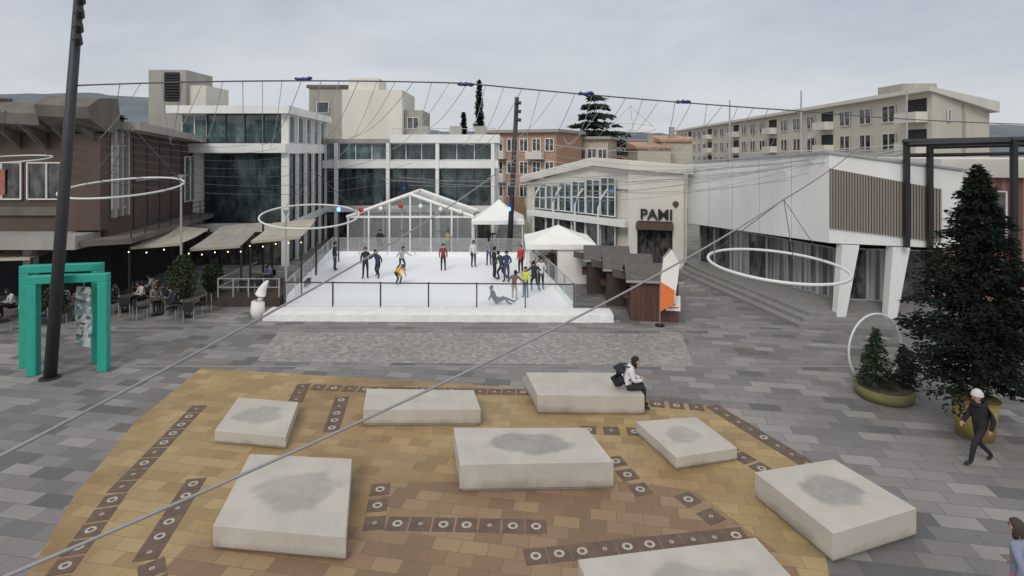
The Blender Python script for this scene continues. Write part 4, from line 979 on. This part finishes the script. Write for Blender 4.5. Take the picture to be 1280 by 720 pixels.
person('skater in white jacket and dark trousers',(-2.4,34.8,Z),-1.0,'stand',WHT,BLK,group=SG,h=1.65,long=True)
person('skater in grey coat, standing',(-1.45,35.2,Z),2,'stand2',(.25,.25,.27),JN,group=SG,h=1.7)
person('skater in black coat in a group',(-1.0,31.6,Z),.4,'stand',BLK,BLK,group=SG,h=1.78)
person('skater in dark green coat',(-.62,31.3,Z),2.6,'skate',(.05,.07,.05),BLK,group=SG,h=1.7)
person('skater in navy jacket and jeans',(-.3,30.8,Z),-1.7,'stand2',(.03,.05,.13),JN,group=SG,h=1.7)
person('skater in red jacket',(.52,32.9,Z),-2.2,'stand',(.50,.05,.05),BLK,group=SG,h=1.68,hair=(.15,.09,.04))
person('child skater in brown coat and pale trousers',(.12,27.2,Z),1.2,'skate',(.16,.10,.07),(.30,.26,.2),group=SG,h=1.45,long=True)
person('skater in yellow high-visibility vest',(.67,27.5,Z),-1.9,'stand2',(.62,.68,.08),JN,group=SG,h=1.5)
person('skater in white jacket and jeans',(1.24,32.1,Z),-2.4,'stand',WHT,JN,group=SG,h=1.65)
person('skater in white coat with black trousers',(1.5,29.1,Z),-1.3,'stand2',WHT,BLK,long=True,group=SG,h=1.65)
person('skater in black jacket beside barrier',(1.15,28.8,Z),1.8,'skate',BLK,BLK,group=SG,h=1.6)
person('skater in black sitting fallen on the ice',(-.75,26.4,Z),-.25,'fallen',BLK,JN,group=SG,h=1.68)
person('person in dark coat standing under tent',(2.3,32.5,0),-2,'stand',(.08,.06,.05),BLK,h=1.7)
person('person in dark jacket near the marquee',(-9.5,40.3,0),-1.4,'stand2',BLK,JN,h=1.7)
person('person in beige coat near the marquee',(-4.6,40.2,0),-1.8,'stand',(.35,.28,.2),BLK,h=1.68,long=True)
CG='guests seated at the cafe'
k_=0
for (x,y,a,c,zz) in [(-17.6,25.6,1.0,(.5,.45,.42),0),(-17.6,25.6,3.5,BLK,0),(-15.9,25.1,.3,(.06,.06,.09),0),(-18.9,24.4,2.2,(.30,.08,.07),0),(-18.9,24.4,.3,(.45,.45,.48),0),(-14.3,24.8,3.5,BLK,0),(-20.6,25.0,2.2,(.12,.14,.2),0),(-20.6,25.0,.3,(.5,.5,.5),0),(-16.7,27.3,3.5,(.2,.17,.15),0),(-22.4,24.2,1.0,(.5,.5,.5),0),(-22.4,24.2,5.2,BLK,0),(-20.2,23.2,2.2,(.55,.52,.5),0),(-16.7,27.3,1.0,(.30,.08,.07),0),(-12.6,27.8,1.0,(.12,.14,.2),.45),(-18.3,27.4,.3,(.5,.5,.5),0),(-15.9,25.1,2.2,(.2,.17,.15),0)]:
    k_+=1
    px,py=x+.68*math.cos(a),y+.68*math.sin(a)
    lab={(.30,.08,.07):'red',(.12,.14,.2):'blue',(.2,.17,.15):'brown'}.get(c, 'pale' if c[0]>.4 else 'black')
    person('cafe guest in %s clothes seated at a table'%lab,(px,py,.47+zz),a+P,'sit',c,BLK,h=1.66,long=k_%2==0,group=CG)
person('woman in white jacket sitting on concrete bench looking down',(3.24,15.9,.565),0,'sit',(.72,.72,.72),BLK,shoe=(.03,.03,.03),long=True,near=True,h=1.86,bulk=1.2,
  over=dict(al=(-.11,.46,-.37),ar=(.11,.42,-.37),tl=(-.12,.61,-.455),tr=(.12,.58,-.455)))
person('person in bulky black jacket and pale hat walking across square',(10.95,13.1,0),P*1.0,'walk',(.015,.015,.018),(.015,.015,.02),hat=(.60,.58,.55),near=True,h=1.66,bulk=1.3)
person('person in grey blue jacket and pink trousers',(7.74,8.5,0),P*.6,'walk',(.22,.25,.33),(.42,.2,.24),hair=(.06,.04,.03),near=True,h=1.66,bulk=1.1,long=True)
bp=thing('backpack',(3.0,15.9,.75),'large black backpack worn over white jacket','backpack')
MB().tube([(3.05,15.9,.70),(2.99,15.9,.88),(3.03,15.9,1.12),(3.15,15.9,1.27)],[.14,.20,.18,.09],n=10).build('pouch',cm((.02,.02,.025)),bp,smooth=True)
for s in (-.12,.12): MB().tube([(3.18,15.9+s,1.26),(3.42,15.9+s,1.20),(3.42,15.9+s*1.3,.96),(3.15,15.9+s*1.2,.78)],.024,n=6).build('strap',cm((.02,.02,.025)),bp,smooth=True)

bpy.context.view_layer.update()
for o,vs,rd,ed,sl,cols in PEND:
    me=o.data
    if not me.skin_vertices:
        bm=bmesh.new(); bm.from_mesh(me); bm.verts.layers.skin.verify(); bm.to_mesh(me); bm.free()
    for i,r_ in enumerate(rd):
        me.skin_vertices[0].data[i].radius=(r_,r_); me.skin_vertices[0].data[i].use_root=(i==0)
bpy.context.view_layer.update(); dg=bpy.context.evaluated_depsgraph_get()
new=[]
for o,vs,rd,ed,sl,cols in PEND: new.append(bpy.data.meshes.new_from_object(o.evaluated_get(dg)))
for (o,vs,rd,ed,sl,cols),me in zip(PEND,new):
    o.modifiers.clear(); o.data=me; me.materials.clear()
    for c in cols: me.materials.append(cm(c))
    for p in me.polygons:
        c=p.center; best=9e9; bi=0
        for (a,b),s_ in zip(ed,sl):
            A1=vs[a]; d=vs[b]-A1; t_=max(0,min(1,(c-A1).dot(d)/max(1e-9,d.length_squared))); rr_=rd[a]*(1-t_)+rd[b]*t_
            q_=(c-(A1+d*t_)).length-rr_
            if q_<best: best=q_; bi=s_
        p.material_index=bi; p.use_smooth=True
